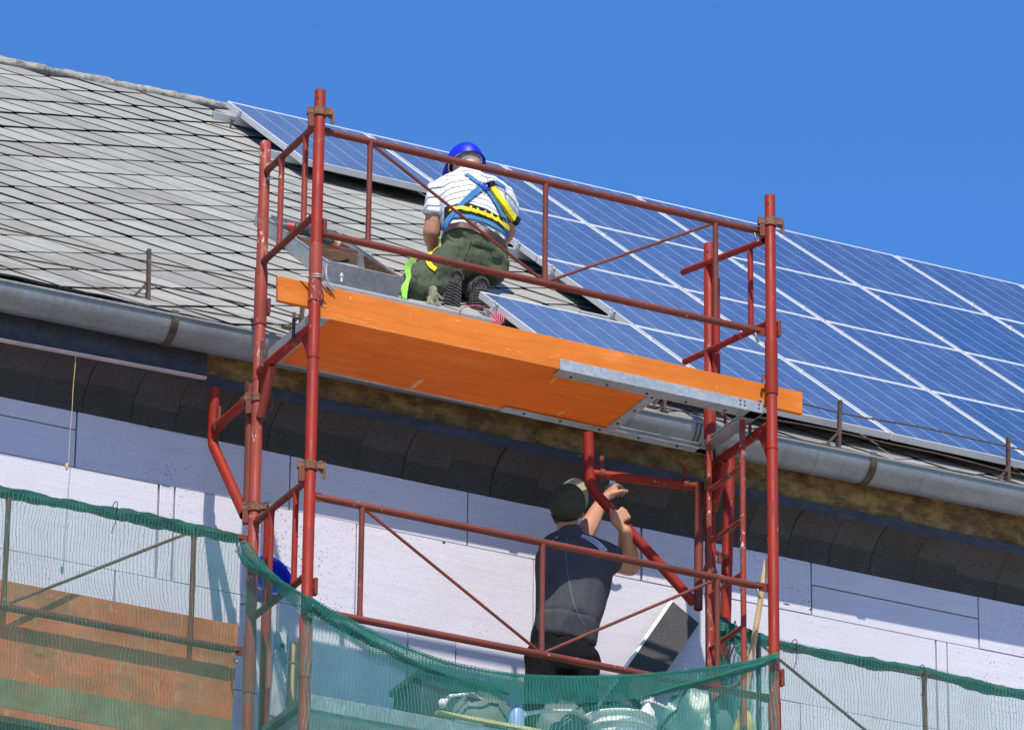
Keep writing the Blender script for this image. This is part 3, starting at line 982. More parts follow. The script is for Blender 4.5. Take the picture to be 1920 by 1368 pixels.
# toggle pin at the right back post
a = P(1345, 770, W_-0.02)
mb = MB(); mb.tube([a, a+Vector((0.035, 0, 0.0)), a+Vector((0.045, 0, -0.012)), a+Vector((0.045, 0, -0.11)), a+Vector((0.03, 0, -0.13))], 0.008, 8)
mb.build('toggle_pin', M['red'], sc)
a = P(1433, 708, 0.0)
mb = MB(); mb.tube([a+Vector((0.03, 0, 0.02)), a+Vector((-0.005, 0, 0.012)), a+Vector((-0.012, 0, -0.02))], 0.007, 8)
mb.build('toggle_pin', M['red'], sc)

# bracket towards the wall (left) : back tube, arm, raised post, raking strut
def bracket(pv, arm0, arm1, post_top, bend, foot, name, lab):
    t = thing(name, foot, lab, 'scaffold bracket', 'triangular scaffold brackets')
    mb = MB(); mb.tube([pv[0], pv[1]], 0.0225, 12, hollow=True); mb.build('back_tube', M['red_worn'], t)
    mb = MB(); mb.tube([arm0, arm1], 0.0235, 16); mb.build('arm', M['red'], t)
    mb = MB(); mb.tube([post_top, Vector(post_top)*0.5+Vector(bend)*0.5, Vector(bend)+(Vector(post_top)-Vector(bend)).normalized()*0.03, Vector(bend)+(Vector(foot)-Vector(bend)).normalized()*0.03, foot], 0.0265, 16, hollow=True)
    mb.build('bent_strut', M['red'], t)
    for f in (0.12, 0.9):
        c = Vector(arm0)+(Vector(arm1)-Vector(arm0))*f
        mb = MB()
        d = (Vector(arm1)-Vector(arm0)).normalized()
        mb.lathe(c, [(0.0245, -0.012), (0.031, -0.012), (0.031, 0.012), (0.0245, 0.012), (0.0245, -0.012)], axis=d, n=16, cap=False)
        mb.bar(c+Vector((0, 0, 0.02)), c+Vector((0, 0, 0.10)), 0.014, 0.022, up=d)
        mb.build('deck_catch', M['red_worn'], t, angle=30)
    mb = MB()
    c = Vector(foot)
    mb.prism([Vector(pv[1])+Vector((0, 0, 0.10)), Vector(pv[1])+Vector((0, 0, -0.01)), c+Vector((0, 0, -0.03))+(c-Vector(pv[1]))*0.2, c+Vector((0, 0, 0.06))], (0.006, 0.003, 0))
    mb.build('foot_plate', M['red_worn'], t)
    return t
yb = W_+0.055
bracket([Vector((-0.012, yb, -1.10)), Vector((-0.012, yb, -1.82))], Vector((-0.012, yb, -1.165)), Vector((-0.012, 1.125, -1.165)),
        Vector((-0.012, 1.135, -0.945)), Vector((-0.012, 1.15, -1.235)), Vector((-0.012, yb+0.03, -1.775)), 'scaffold_bracket',
        'red bracket reaching from the back left post towards the wall, its post in shade')
pt = P(1311, 905, 0.66); pb_ = P(1309, 1142, 0.66)
arm0 = P(1308, 912, 0.67); arm1 = P(1108, 887, 0.80)
brk = bracket([pt, pb_], arm0, arm1, P(1103, 812, 0.80), P(1106, 912, 0.80), P(1302, 1130, 0.68), 'scaffold_bracket',
        'red bracket swung sideways that the capped worker grips with one hand')
for z in (-1.14, -1.63):
    mb = MB(); mb.tube([P(1312, 0, 0.66)*0+Vector((pt.x, 0.66, z)), Vector((L_, W_, z))], 0.011, 8); mb.build('pivot_pin', M['steel'], sc)

# raking tie tube behind the ladder, between the scaffold and the wall
a, b = P(1370, 797, 1.0), P(1358, 1250, 1.0)
d = (b-a)
tie = thing('scaffold_tube', b+d*3.0, 'loose red scaffold tube standing upright between ladder and wall', 'scaffold tube')
mb = MB(); mb.tube([a, b+d*3.0], 0.0285, 18, hollow=True)
mb.build('tube', M['red'], tie)
mb = MB(); mb.box(a+d*0.02+Vector((0.0, -0.02, 0)), (0.05, 0.05, 0.05)); mb.tube([a+d*0.02+Vector((-0.04, -0.03, 0)), a+d*0.02+Vector((0.05, -0.03, 0))], 0.008, 8)
mb.build('end_fitting', M['red_worn'], tie, bevel=0.003)
c = P(1352, 1037, 0.93)
mb = MB(); mb.tube([c+Vector((-0.03, 0, 0)), c+Vector((0.05, 0.03, 0.0))], 0.011, 10); mb.box(c+Vector((-0.01, 0, -0.03)), (0.016, 0.012, 0.05))
mb.build('side_pin', M['red_worn'], tie)

# ladder under the open hatch
LX = 2.415
lad = thing('ladder', (LX, 0.33, -3.05), 'narrow red ladder rising to the open deck hatch, paint chipped white', 'ladder')
yr, yl = 0.15, 0.497
zr = P(1391, 778, yr).z; zl = P(1331, 816, yl).z
for y, zt in ((yr, zr), (yl, zl)):
    mb = MB(); mb.tube([(LX, y, -3.05), (LX, y, zt-0.06), (LX, y, zt)], [0.0145, 0.0145, 0.010], 14); mb.build('side_rail', M['red_chipped'], lad)
z = P(1386, 878, yr+0.03).z
while z > -3.0:
    mb = MB(); mb.tube([(LX, yr+0.012, z), (LX, yl-0.012, z)], 0.0125, 12); mb.build('rung', M['red_chipped'], lad)
    z -= 0.283

# upper deck: orange sheet in a galvanised frame with an open hatch
DZ = -0.995
deck = thing('scaffold_deck', (1.25, 0.32, DZ), 'orange plywood deck in a galvanised frame, its hatch end open above the ladder', 'scaffold deck')
y0, y1 = 0.030, 0.612
xe = 1.86
mb = MB(); mb.box((xe/2+0.03, (y0+y1)/2, DZ+0.012), (xe-0.04, y1-y0-0.012, 0.014)); mb.build('plywood_sheet', M['orange_sheet'], deck, bevel=0.002)
mb = MB(); mb.box((0.675+0.02, y0+0.006, DZ+0.026), (1.33, 0.012, 0.052)); mb.build('front_lip', M['orange'], deck, bevel=0.002)
def lprof(a, b, inward, h=0.058, w=0.085, th=0.004, z=DZ):
    mb_ = MB()
    a = Vector(a); b = Vector(b); i = Vector(inward)
    up = Vector((0, 0, 1))
    d = (b-a).normalized()
    for (q0, q1) in (((0, 0), (th, h)), ((th, 0), (w, th)), ((th, h-th), (0.02, h))):
        c = (a+b)*0.5 + i*((q0[0]+q1[0])/2) + up*((q0[1]+q1[1])/2)
        mb_.box(c, ((b-a).length, q1[0]-q0[0], q1[1]-q0[1]), (d, i, up))
    return mb_
lprof((1.335, y0-0.006, DZ-0.004), (2.462, y0-0.006, DZ-0.004), (0, 1, 0)).build('front_beam', M['galv'], deck, bevel=0.001)
lprof((1.30, y1+0.006, DZ-0.004), (2.462, y1+0.006, DZ-0.004), (0, -1, 0), h=0.05, w=0.06).build('rear_beam', M['galv'], deck, bevel=0.001)
lprof((0.045, y1+0.006, DZ+0.002), (1.297, y1+0.006, DZ+0.002), (0, -1, 0), h=0.045, w=0.01).build('rear_beam', M['galv'], deck, bevel=0.001)
lprof((xe+0.004, y0+0.08, DZ-0.001), (xe+0.004, y1-0.055, DZ-0.001), (1, 0, 0), h=0.05, w=0.055).build('hatch_trim', M['galv'], deck, bevel=0.001)
lprof((2.468, y0, DZ-0.004), (2.468, y1, DZ-0.004), (-1, 0, 0), h=0.075, w=0.075).build('end_beam', M['galv'], deck, bevel=0.001)
lprof((0.034, y0, DZ-0.002), (0.034, y1, DZ-0.002), (1, 0, 0), h=0.06, w=0.06).build('end_beam', M['galv'], deck, bevel=0.001)
mb = MB()
for xx in (1.42, 1.62, 1.84, 2.06, 2.28):
    for yy, zz in ((y0+0.05, DZ-0.0045), (y1-0.03, DZ-0.0045)):
        mb.tube([(xx, yy, zz), (xx, yy, zz-0.004)], 0.007, 8)
for yy in (0.12, 0.3, 0.48):
    mb.tube([(0.07, yy, DZ-0.0025), (0.07, yy, DZ-0.006)], 0.007, 8); mb.tube([(xe+0.03, yy, DZ-0.0015), (xe+0.03, yy, DZ-0.005)], 0.007, 8)
for xx in (2.335, 2.36, 2.44):
    for zz in (DZ+0.018, DZ+0.038): mb.tube([(xx, y0-0.0065, zz), (xx, y0-0.0085, zz)], 0.0045, 8)
mb.build('rivet', M['slate_gap'], deck)
# toe board
a = P(521, 516, 0.042); b = P(1505, 735, 0.042); a2 = P(521, 563, 0.042); b2 = P(1505, 776, 0.042)
toe = MB()
toe.prism([a, b, b2, a2], (0, 0.024, 0))
tb = toe.build('toe_board', M['orange'], None, bevel=0.003)
recentre(tb, (a2+b2)*0.5)
tag(tb, 'long orange toe board along the front edge of the upper deck, splashed with white', 'toe board')
# wire twisted round the front left post that ties the toe board and sheet metal
mb = MB()
c = P(594, 522, 0.0)
for k in range(2):
    mb.tube([c + Vector(((SR+0.009)*math.cos(t), (SR+0.009)*math.sin(t), 0.012*k+0.006*math.sin(t))) for t in np.linspace(0, 2*math.pi, 24)], 0.0032, 6, closed=True)
mb.tube([c+Vector((-0.03, 0, 0.004)), c+Vector((-0.075, 0.03, 0.012))], 0.005, 6)
for k in range(6):
    q_ = random.Random(k+40)
    a = c + Vector((0.034+0.007*k+q_.uniform(-0.003, 0.003), 0.03+q_.uniform(-0.01, 0.01), 0.0))
    mb.tube([a + Vector((q_.uniform(-0.006, 0.006), 0, 0.115-0.05*q_.random())), a + Vector((q_.uniform(-0.003, 0.005), 0, 0.05)), a + Vector((0.012+0.006*k*q_.random(), 0, -0.005)), a + Vector((0.03+0.035*q_.random(), 0.0, -0.03))], 0.0030, 6)
wr = mb.build('tie_wire', M['galv'], None)
recentre(wr, c)
tag(wr, 'bunch of bent grey tie wires round the front left post', 'wire')
mb = MB()
c = P(607, 570, 0.038)
mb.tube([c + Vector((0.012*math.cos(t), 0, 0.016*math.sin(t))) for t in np.linspace(0, 2*math.pi, 18)], 0.0018, 6, closed=True)
mb.tube([c + Vector((-0.075, -0.01, 0.025)), c + Vector((0.0, 0, 0.02))], 0.005, 6)
w2 = mb.build('pin_ring', M['steel'], None); recentre(w2, c)
tag(w2, 'little wire pin ring on the toe board by the front left post', 'pin')

# ================================================================ debris nets
def resample(pts, step):
    pts = [Vector(q) for q in pts]
    out = [pts[0].copy()]; acc = 0.0
    # Catmull-Rom through the points, then even steps
    dense = []
    for i in range(len(pts)-1):
        p0 = pts[max(i-1, 0)]; p1 = pts[i]; p2 = pts[i+1]; p3 = pts[min(i+2, len(pts)-1)]
        for k in range(24):
            t = k/24
            dense.append(0.5*((2*p1) + (p2-p0)*t + (2*p0-5*p1+4*p2-p3)*t*t + (3*p1-p0-3*p2+p3)*t*t*t))
    dense.append(pts[-1])
    for a, b in zip(dense, dense[1:]):
        d = (b-a).length
        while acc + d >= step:
            f = (step-acc)/d
            a = a + (b-a)*f; d = (b-a).length; acc = 0.0
            out.append(a.copy())
        acc += d
    return out
def drape(name, top, down, mat, amp, seed, parent=None, step=0.02, vstep=0.03, heights=None, lift=0.0, uoff=0.0, sway=0.0):
    tp = resample(top, step); n = len(tp)
    nrm = []
    for i in range(n):
        t = tp[min(i+3, n-1)] - tp[max(i-3, 0)]; t.z = 0; t.normalize()
        nrm.append(Vector((t.y, -t.x, 0)))
    nv = int(down/vstep)
    mb = MB(); uvs = []; rows = []
    for j in range(nv+1):
        rw = []
        for i in range(n):
            hh = heights(i/(n-1)) if heights else down
            v = hh*j/nv
            s = i*step
            fold = (noise.fractal(Vector((s*2.4+uoff, v*0.5, seed)), 1.0, 2.0, 4) + 0.55*noise.noise(Vector((s*6.5+v*0.8, v*0.7, seed+5))) + 0.5*noise.noise(Vector((s*4.0-v*5.0, v*3.0+s*2.0, seed+12))))
            env = min(1.0, 0.15+v*2.2)
            diag = 0.4*noise.noise(Vector((s*1.5+v*2.3, v*1.7-s*0.8, seed+9)))
            q = tp[i] + nrm[i]*(lift + amp*env*(fold+diag)) + Vector((0, 0, -v))
            rw.append(q)
            uvs.append((s+uoff+0.045*noise.noise(Vector((s*1.6, v*2.2, seed+3)))+0.012*noise.noise(Vector((s*6, v*5, seed+8)))+sway*math.sin(v*3.0+s*1.3), v))
        rows.append(rw)
    mb.grid(rows)
    return mb.build(name, mat, parent, angle=180, uvs=uvs, fix=False)
def roll(name, top, rad, mat, seed, parent, step=0.02, off=(0, 0, 0)):
    tp = resample(top, step); n = len(tp)
    mb = MB(); rows = []; uvs = []
    for i, c in enumerate(tp):
        t = (tp[min(i+1, n-1)]-tp[max(i-1, 0)]).normalized()
        e1 = t.cross(Vector((0, 0, 1))).normalized(); e2 = e1.cross(t)
        rw = []
        r = rad(i/(n-1))
        for k in range(17):
            a = 2*math.pi*k/16
            ka = 2*math.pi*(k % 16)/16
            rr_ = r*(1+0.6*noise.fractal(Vector((i*step*7+math.cos(ka)*1.2, math.sin(ka)*1.3+i*step*2.5, seed)), 1.0, 2.0, 4))
            rw.append(c + Vector(off) + e1*(rr_*math.cos(a)) + e2*(rr_*math.sin(a)))
            uvs.append((i*step+0.4*a*r, a*0.03))
        rows.append(rw)
    mb.grid(rows)
    return mb.build(name, mat, parent, angle=180, uvs=uvs, fix=False)

NL = Vector((-1.2, 0.62, -3.6))
net = thing('debris_net', NL, 'green debris net along the left bay, rolled round its top rail', 'debris net', 'green nets on the scaffold')
z0 = z1 = R3-0.004
topL = [Vector((-2.6, 0.632, z0-0.01)), Vector((-1.8, 0.632, z0+0.00)), Vector((-1.25, 0.632, z0-0.006)), Vector((-0.8, 0.630, (z0+z1)/2)), Vector((-0.4, 0.632, z1)), Vector((-0.07, 0.625, z1-0.012))]
drape('mesh', topL, 1.9, M['net'], 0.012, 1.7, net, sway=0.012)
roll('hem', [q+Vector((0, 0.040, 0.004)) for q in topL], lambda f: 0.0265+0.004*math.sin(f*17), M['net_roll'], 2.2, net)

netR = thing('debris_net', (3.7, 0.62, -3.6), 'green debris net along the right bay behind the front right post', 'debris net', 'green nets on the scaffold')
topR = [Vector((2.50, 0.60, R3+0.06)), Vector((2.62, 0.62, R3+0.03)), Vector((2.9, 0.632, R3+0.015)), Vector((3.4, 0.632, R3+0.012)), Vector((3.75, 0.632, R3+0.02)), Vector((4.3, 0.632, R3+0.0)), Vector((5.2, 0.632, R3+0.01))]
drape('mesh', topR, 1.9, M['net'], 0.012, 5.1, netR, sway=0.008)
roll('hem', [q+Vector((0, 0.04, -0.012)) for q in topR], lambda f: (0.040-0.11*f if f < 0.14 else 0.0245)+0.004*math.sin(f*23), M['net_roll'], 6.2, netR)
# bunched end of that net at the back right post
kn = MB()
rws = []
c0 = P(1368, 1190, 0.58)
for i in range(14):
    t = i/13
    c = c0 + Vector((-0.05+0.13*t, 0, 0.03*math.sin(t*5)-0.02*t))
    rws.append([c + Vector((0.02*math.cos(a)*(1+0.5*math.sin(3*a+i)), 0.03*math.sin(a), (0.035+0.03*math.sin(i*1.3))*math.sin(a+0.4*i))) for a in np.linspace(0, 2*math.pi, 13)])
uvs = [(k*0.01, i*0.02) for i in range(14) for k in range(13)]
kn.grid(rws); kn.build('bunched_end', M['net_dense'], netR, angle=180, uvs=uvs, fix=False)
drape('loose_flap', [P(1355, 1192, 0.60), P(1372, 1187, 0.57), P(1392, 1196, 0.56), P(1415, 1215, 0.58)], 0.9, M['net_dense'], 0.03, 7.7, netR, step=0.012)

netF = thing('debris_net', (1.25, -0.05, -3.7), 'green debris net sagging across the front of the scaffold tower', 'debris net', 'green nets on the scaffold')
topF = [P(459, 1026, 0.62), P(470, 1046, 0.55), P(492, 1066, 0.44), P(520, 1084, 0.26), P(552, 1103, 0.08), P(578, 1118, -0.048)] + \
       [P(x, y, -0.05) for x, y in ((608, 1136), (650, 1158), (705, 1186), (765, 1213), (830, 1237), (900, 1253), (970, 1263), (1050, 1267), (1120, 1267), (1200, 1263), (1280, 1256), (1360, 1246), (1420, 1237), (1464, 1224))]
drape('mesh', topF, 1.5, M['net_front'], 0.020, 11.3, netF, sway=0.02)
drape('hem', topF, 0.2, M['net_dense'], 0.030, 13.9, netF, heights=lambda f: 0.035 + 0.115*max(0.0, math.sin(math.pi*min(1, max(0, (f-0.12)/0.86))))**0.7, lift=0.014, vstep=0.012, uoff=0.4, sway=0.05)
roll('rolled_edge', topF, lambda f: 0.036*max(0, 1-f/0.2) + 0.0065 + 0.010*max(0, (f-0.82)/0.18), M['net_dense'], 17.0, netF, off=(0, 0, -0.008))
roll('twisted_fold', [P(x, y, -0.062) for x, y in ((575, 1128), (640, 1172), (720, 1215), (800, 1252), (880, 1280), (960, 1300))], lambda f: 0.020*(1-f)+0.004, M['net_dense'], 19.0, netF)
roll('twisted_fold', [P(x, y, -0.066) for x, y in ((1190, 1312), (1260, 1290), (1340, 1268), (1410, 1250), (1462, 1232))], lambda f: 0.010+0.006*f, M['net_dense'], 23.0, netF)
# cable ties that hold the nets
rr = random.Random(2)
for i, (c, lab) in enumerate(((P(838, 0, 0.6)*0+Vector((-0.72, 0.615, z1+0.02)), 'dark cable tie round the rolled edge of the left net'),
                 (Vector((3.72, 0.615, R3)), 'dark cable tie round the rolled edge of the right net beside the upright'),
                 (Vector((2.98, 0.615, R3)), 'dark cable tie on the right net next to the front right post'))):
    mb = MB()
    mb.tube([c + Vector((0.004*math.sin(t), 0.040+0.036*math.cos(t), 0.036*math.sin(t))) for t in np.linspace(0, 2*math.pi, 20)], 0.0022, 6, closed=True)
    mb.tube([c+Vector((0, -0.004, -0.01)), c+Vector((-0.012, -0.012, -0.09)), c+Vector((-0.03, -0.010, -0.15))], 0.0018, 6)
    tag(recentre(mb.build('cable_tie', M['slate_gap'], None), c), lab, 'cable tie', 'cable ties on the nets')

# ---------------------------------------------------------------- boards behind the left net
def slab(name, mat, pts, thick, lab, cat, group=None, bevel=0.002):
    mb = MB(); mb.prism(pts, thick)
    c = sum((Vector(q) for q in pts), Vector())/len(pts)
    o = mb.build(name, mat, None, bevel=bevel); recentre(o, c)
    return tag(o, lab, cat, group)
YB = 0.722
zt0, zt1 = P(0, 1091, YB).z, P(462, 1168, YB).z
zm = (zt0+zt1)/2
slab('plywood_board', M['orange_old'], [(-2.45, YB, zm), (-0.03, YB, zm-0.0), (-0.03, YB+0.035, zm-0.475), (-2.45, YB+0.035, zm-0.475)], (0, 0.02, 0), 'tall faded orange plywood board standing behind the left net', 'board')
slab('plank', M['olive'], [(-2.45, YB+0.02, zm-0.478), (-0.035, YB+0.02, zm-0.478), (-0.035, YB+0.02, zm-0.625), (-2.45, YB+0.02, zm-0.625)], (0, 0.04, 0), 'stained olive plank on edge below the faded orange board', 'plank')
dk = thing('scaffold_deck', (-1.25, 0.95, zm-0.70), 'lower deck at the left, thin orange front edge under the olive plank', 'scaffold deck')
mb = MB(); mb.box((-1.25, YB+0.015, zm-0.655), (2.42, 0.025, 0.045)); mb.build('front_lip', M['orange_old'], dk, bevel=0.002)
mb = MB(); mb.box((-1.25, 0.98, zm-0.695), (2.42, 0.55, 0.03)); mb.box((-1.25, YB+0.03, zm-0.83), (2.42, 0.03, 0.29)); mb.build('frame', M['dark_iron'], dk)

# ---------------------------------------------------------------- lower deck of the tower and what lies on it
ZD = P(600, 1322, 0.03).z
low = thing('scaffold_deck', (1.25, 0.55, ZD), 'lower working deck of steel planks behind the sagging front net', 'scaffold deck')
mb = MB()
for k in range(4): mb.box((1.25, 0.17+0.28*k, ZD-0.03), (2.42, 0.27, 0.05))
mb.build('steel_plank', M['galv'], low, bevel=0.004)
mb = MB(); mb.box((1.25, 0.022, ZD+0.005), (2.42, 0.02, 0.075)); mb.build('front_beam', M['galv'], low, bevel=0.003)

teal_plastic = simple('clear_plastic_sheet', (0.07, 0.15, 0.15), 0.3, 0, 0.3, 6, 0.5, 18)
M['white_plastic'] = simple('white_plastic', (0.84, 0.85, 0.82), 0.42, 0, 0.08, 6, dirt=(0.45, 0.45, 0.42))
M['blue_plastic'] = simple('blue_plastic', (0.012, 0.035, 0.50), 0.35, 0, 0.12, 8)
M['sack'] = simple('grey_cement_sack', (0.14, 0.155, 0.145), 0.9, 0, 0.25, 7, 0.6, 25)
M['dark_plastic'] = simple('dark_plastic', (0.03, 0.04, 0.04), 0.5, 0, 0.3, 8)

# white bucket with lid ring and wire handle
c = P(1160, 1345, 0.24)
rb = 0.185; zt_ = P(1160, 1325, 0.24-rb).z - 0.0
bk = thing('bucket', (c.x, 0.24, ZD), 'big white plastic bucket with a raised rim standing behind the front net', 'bucket')
cz = Vector((c.x, 0.24, ZD)); H = zt_-ZD
mb = MB()
mb.lathe(cz, [(0.15, 0.0), (0.153, 0.004), (rb-0.012, H-0.07), (rb-0.012, H-0.005), (rb-0.016, H), (rb-0.022, H-0.004), (0.14, 0.02)], n=36)
mb.build('body', M['white_plastic'], bk)
mb = MB()
for dz in (0.0, -0.055):
    mb.lathe(cz+Vector((0, 0, H+dz)), [(rb-0.014, -0.006), (rb+0.004, -0.006), (rb+0.006, 0.0), (rb+0.002, 0.006), (rb-0.014, 0.006)], n=36)
mb.build('rim', M['white_plastic'], bk)
mb = MB()
mb.tube([cz + Vector((-(rb+0.006)*math.cos(t), -(rb+0.01)*0.55*math.sin(t)-0.05*math.sin(t), H-0.06-0.20*math.sin(t))) for t in np.linspace(0, math.pi, 20)], 0.003, 6)
mb.build('handle', M['steel'], bk)
c = P(1213, 1316, 0.30)
mb = MB(); mb.lathe((c.x, c.y, ZD), [(0.035, 0.0), (0.038, 0.01), (0.038, c.z-ZD-0.05), (0.02, c.z-ZD-0.02), (0.018, c.z-ZD+0.01)], n=18)
mb.box((c.x, c.y, c.z+0.012), (0.05, 0.045, 0.03)); mb.tube([(c.x+0.02, c.y, c.z+0.012), (c.x+0.12, c.y+0.01, c.z-0.005)], 0.007, 8)
tag(recentre(mb.build('spray_bottle', M['white_plastic'], None), (c.x, c.y, ZD)), 'white spray bottle with a long nozzle beside the white bucket', 'bottle')

def lump(name, mat, c, size, seed, lab, cat, grp=None, amp=0.35):
    mb = MB(); rws = []
    c = Vector(c)
    for i in range(19):
        th = math.pi*i/18
        rw = []
        for k in range(28):
            ph = 2*math.pi*k/28
            d = Vector((math.sin(th)*math.cos(ph), math.sin(th)*math.sin(ph), math.cos(th)))
            r = 1 + amp*noise.fractal(d*1.6+Vector((seed, 0, 0)), 1.0, 2.0, 5) + 0.12*abs(noise.noise(d*5+Vector((0, seed, 0))))
            q = Vector((d.x*size[0]*r, d.y*size[1]*r, d.z*size[2]*r))
            rw.append(Vector((c.x+q.x, c.y+q.y, max(ZD+0.0, c.z+q.z))))
        rws.append(rw)
    mb.grid(rws, True)
    o = mb.build(name, mat, None, angle=50); recentre(o, (c.x, c.y, ZD))
    return tag(o, lab, cat, grp)
c = P(1300, 1330, 0.42); lump('plastic_bag', teal_plastic, (c.x, c.y, ZD+0.24), (0.20, 0.2, 0.36), 1.2, 'crumpled clear plastic bag of packaging heaped right of the white bucket', 'bag')
c = P(905, 1350, 0.42); lump('cement_sack', M['sack'], (c.x, c.y, ZD+0.16), (0.17, 0.16, 0.20), 4.2, 'slumped grey sack behind the pale stick on the lower deck', 'sack', None, 0.2)
c = P(1055, 1368, 0.36); lump('cement_sack', M['sack'], (c.x, c.y, ZD+0.15), (0.15, 0.15, 0.22), 6.2, 'grey sack just left of the white bucket', 'sack', None, 0.2)
c = P(1395, 1362, 0.24); lump('sponge', simple('yellow_foam', (0.52, 0.45, 0.16), 0.9, 0, 0.2, 20, 0.6, 60), (c.x, c.y, c.z), (0.045, 0.05, 0.085), 8.2, 'yellowish lump of foam at the right end of the front net', 'foam', None, 0.25)
# dark crate
c = P(800, 1300, 0.75)
cr = thing('crate', (c.x, 0.80, ZD), 'dark plastic crate near the wall behind the sagging net', 'crate')
Hc = P(800, 1268, 0.68).z-ZD
mb = MB()
for sx, sy, lx, ly in ((-0.2, 0, 0.02, 0.3), (0.2, 0, 0.02, 0.3), (0, -0.15, 0.42, 0.02), (0, 0.15, 0.42, 0.02)):
    mb.box((c.x+0.13+sx, 0.80+sy, ZD+Hc/2), (lx, ly, Hc))
for zz in (0.12, 0.3): mb.box((c.x+0.13, 0.64, ZD+Hc*zz*1.6), (0.43, 0.012, 0.03))
mb.box((c.x+0.13, 0.80, ZD+0.02), (0.4, 0.3, 0.02)); mb.build('body', M['dark_plastic'], cr, bevel=0.004)
mb = MB(); mb.box((c.x+0.13, 0.80, ZD+Hc), (0.46, 0.35, 0.03)); mb.build('rim', M['dark_plastic'], cr, bevel=0.004)
mb = MB(); a = P(818, 1335, 0.10); b = P(1012, 1371, 0.12); mb.bar(a, b, 0.03, 0.018); mb.bar(b, b+Vector((0.02, 0.02, -0.04)), 0.03, 0.018)
tag(recentre(mb.build('wooden_stick', simple('yellowish_lath', (0.62, 0.50, 0.22), 0.8, 0, 0.15, 20), None, bevel=0.002), a), 'thin yellowish wooden lath lying on the lower deck behind the net', 'stick')
c = P(968, 1338, 0.2)
mb = MB(); mb.lathe((c.x, c.y, ZD), [(0.035, 0), (0.04, 0.01), (0.04, c.z-ZD), (0.028, c.z-ZD+0.03), (0.016, c.z-ZD+0.04), (0.016, c.z-ZD+0.055)], n=18)
tag(recentre(mb.build('plastic_bottle', simple('pale_blue_plastic', (0.25, 0.38, 0.68), 0.4, 0, 0.1, 8), None), (c.x, c.y, ZD)), 'pale blue plastic bottle between the grey sacks', 'bottle')
# curved pale tool handles sticking out of the heap
for (pa, pm, pb, Y, lab) in (((830, 1318), (845, 1304), (878, 1300), 0.35, 'short curved pale handle of a trowel above the left sack'),
                             ((980, 1338), (1020, 1332), (1070, 1331), 0.2, 'long pale handle of a float between the blue bottle and the bucket')):
    mb = MB(); a = P(*pa, Y); mb.tube([a, P(*pm, Y), P(*pb, Y)], [0.012, 0.009, 0.007], 8); mb.ball(a, (0.022, 0.02, 0.024), 8)
    mb.bar(P(*pb, Y), P(*pb, Y)+Vector((0.10, 0.03, -0.03)), 0.06, 0.004)
    tag(recentre(mb.build('trowel', M['white_plastic'], None), a), lab, 'trowel')

# steel plank standing on end beside the front left post, orange edge strip
a = P(503, 1186, 0.43); b = P(490, 1345, 0.43)
sp = thing('steel_plank', (b.x+0.06, 0.3, ZD), 'short grey steel plank with a round hole, standing behind the front left post', 'steel plank')
q0, q1, q2, q3 = P(517, 1182, 0.43), P(542, 1188, 0.40), P(533, 1330, 0.40), P(505, 1338, 0.43)
mb = MB(); mb.prism([q0, q1, q2, (q2+q3)*0.5+Vector((0, 0, -0.03)), q3], (0.0, 0.012, 0)); mb.build('face', M['galv'], sp, bevel=0.002)
mb = MB(); q = P(528, 1211, 0.412); mb.lathe(q+Vector((0, -0.004, 0)), [(0.013, 0), (0.02, 0), (0.02, -0.006), (0.013, -0.006), (0.013, 0)], axis=(0, 1, 0), n=20, cap=False); mb.build('hole_ring', M['galv'], sp)
mb = MB(); mb.tube([q+Vector((0, -0.004, 0)), q+Vector((0, 0.002, 0))], 0.013, 16); mb.build('hole', M['slate_gap'], sp)
mb = MB(); mb.bar(P(505, 1184, 0.46), P(501, 1290, 0.46), 0.010, 0.03, up=(0, 1, 0)); mb.build('orange_edge', M['orange_old'], sp, bevel=0.001)
mb = MB(); mb.bar(P(553, 1204, 0.45), P(545, 1330, 0.45), 0.045, 0.03, up=(0, 1, 0)); mb.build('wooden_batten', M['wood_pale'], sp, bevel=0.002)
mb = MB(); mb.tube([P(538, 1240, 0.40), P(560, 1244, 0.12)], 0.006, 8); mb.build('bolt', M['galv'], sp)
a = P(500, 1368, 0.5); b = P(568, 1318, 0.12)
mb = MB(); mb.bar(a, b, 0.05, 0.03)
tag(recentre(mb.build('batten', M['sack'], None, bevel=0.002), a), 'grey batten lying slantwise at the foot of the front left post', 'batten')
# blue bucket behind the back left post
c = P(506, 1084, 0.95)
bb = thing('bucket', c, 'blue plastic bucket lying on its side behind the back left post', 'bucket')
ax = Vector((0.12, -0.95, 0.2)).normalized()
mb = MB(); mb.lathe(c, [(0.080, -0.10), (0.104, 0.0), (0.110, 0.002), (0.110, 0.02), (0.101, 0.02), (0.076, -0.09)], axis=ax, n=30); mb.build('body', M['blue_plastic'], bb)
mb = MB(); e1 = ax.orthogonal().normalized(); e2 = ax.cross(e1)
mb.tube([c + ax*0.02 + e1*(0.112*math.cos(t)) + e2*(0.112*math.sin(t)) for t in np.linspace(0, 2*math.pi, 30)[:-1]], 0.006, 8, closed=True)
mb.build('rim', M['blue_plastic'], bb)
mb = MB(); mb.tube([c + ax*(0.02+0.05*math.sin(t)) + e1*(0.121*math.cos(t)) + e2*(0.121*math.sin(t)) for t in np.linspace(0, math.pi, 18)], 0.0035, 6)
mb.build('handle', M['white_plastic'], bb)
# loose tubes behind the back left post
mb = MB(); a = P(505, 955, 0.84); mb.tube([a, Vector((a.x, a.y, GROUND))], 0.025, 16, hollow=True)
t_ = thing('scaffold_tube', (a.x, a.y, GROUND), 'red scaffold tube standing close behind the back left post', 'scaffold tube'); mb.build('tube', M['red'], t_)
mb = MB(); mb.tube([P(452, 1132, 0.60), P(470, 1126, 0.62)], 0.007, 8); mb.build('pin', M['steel'], t_)

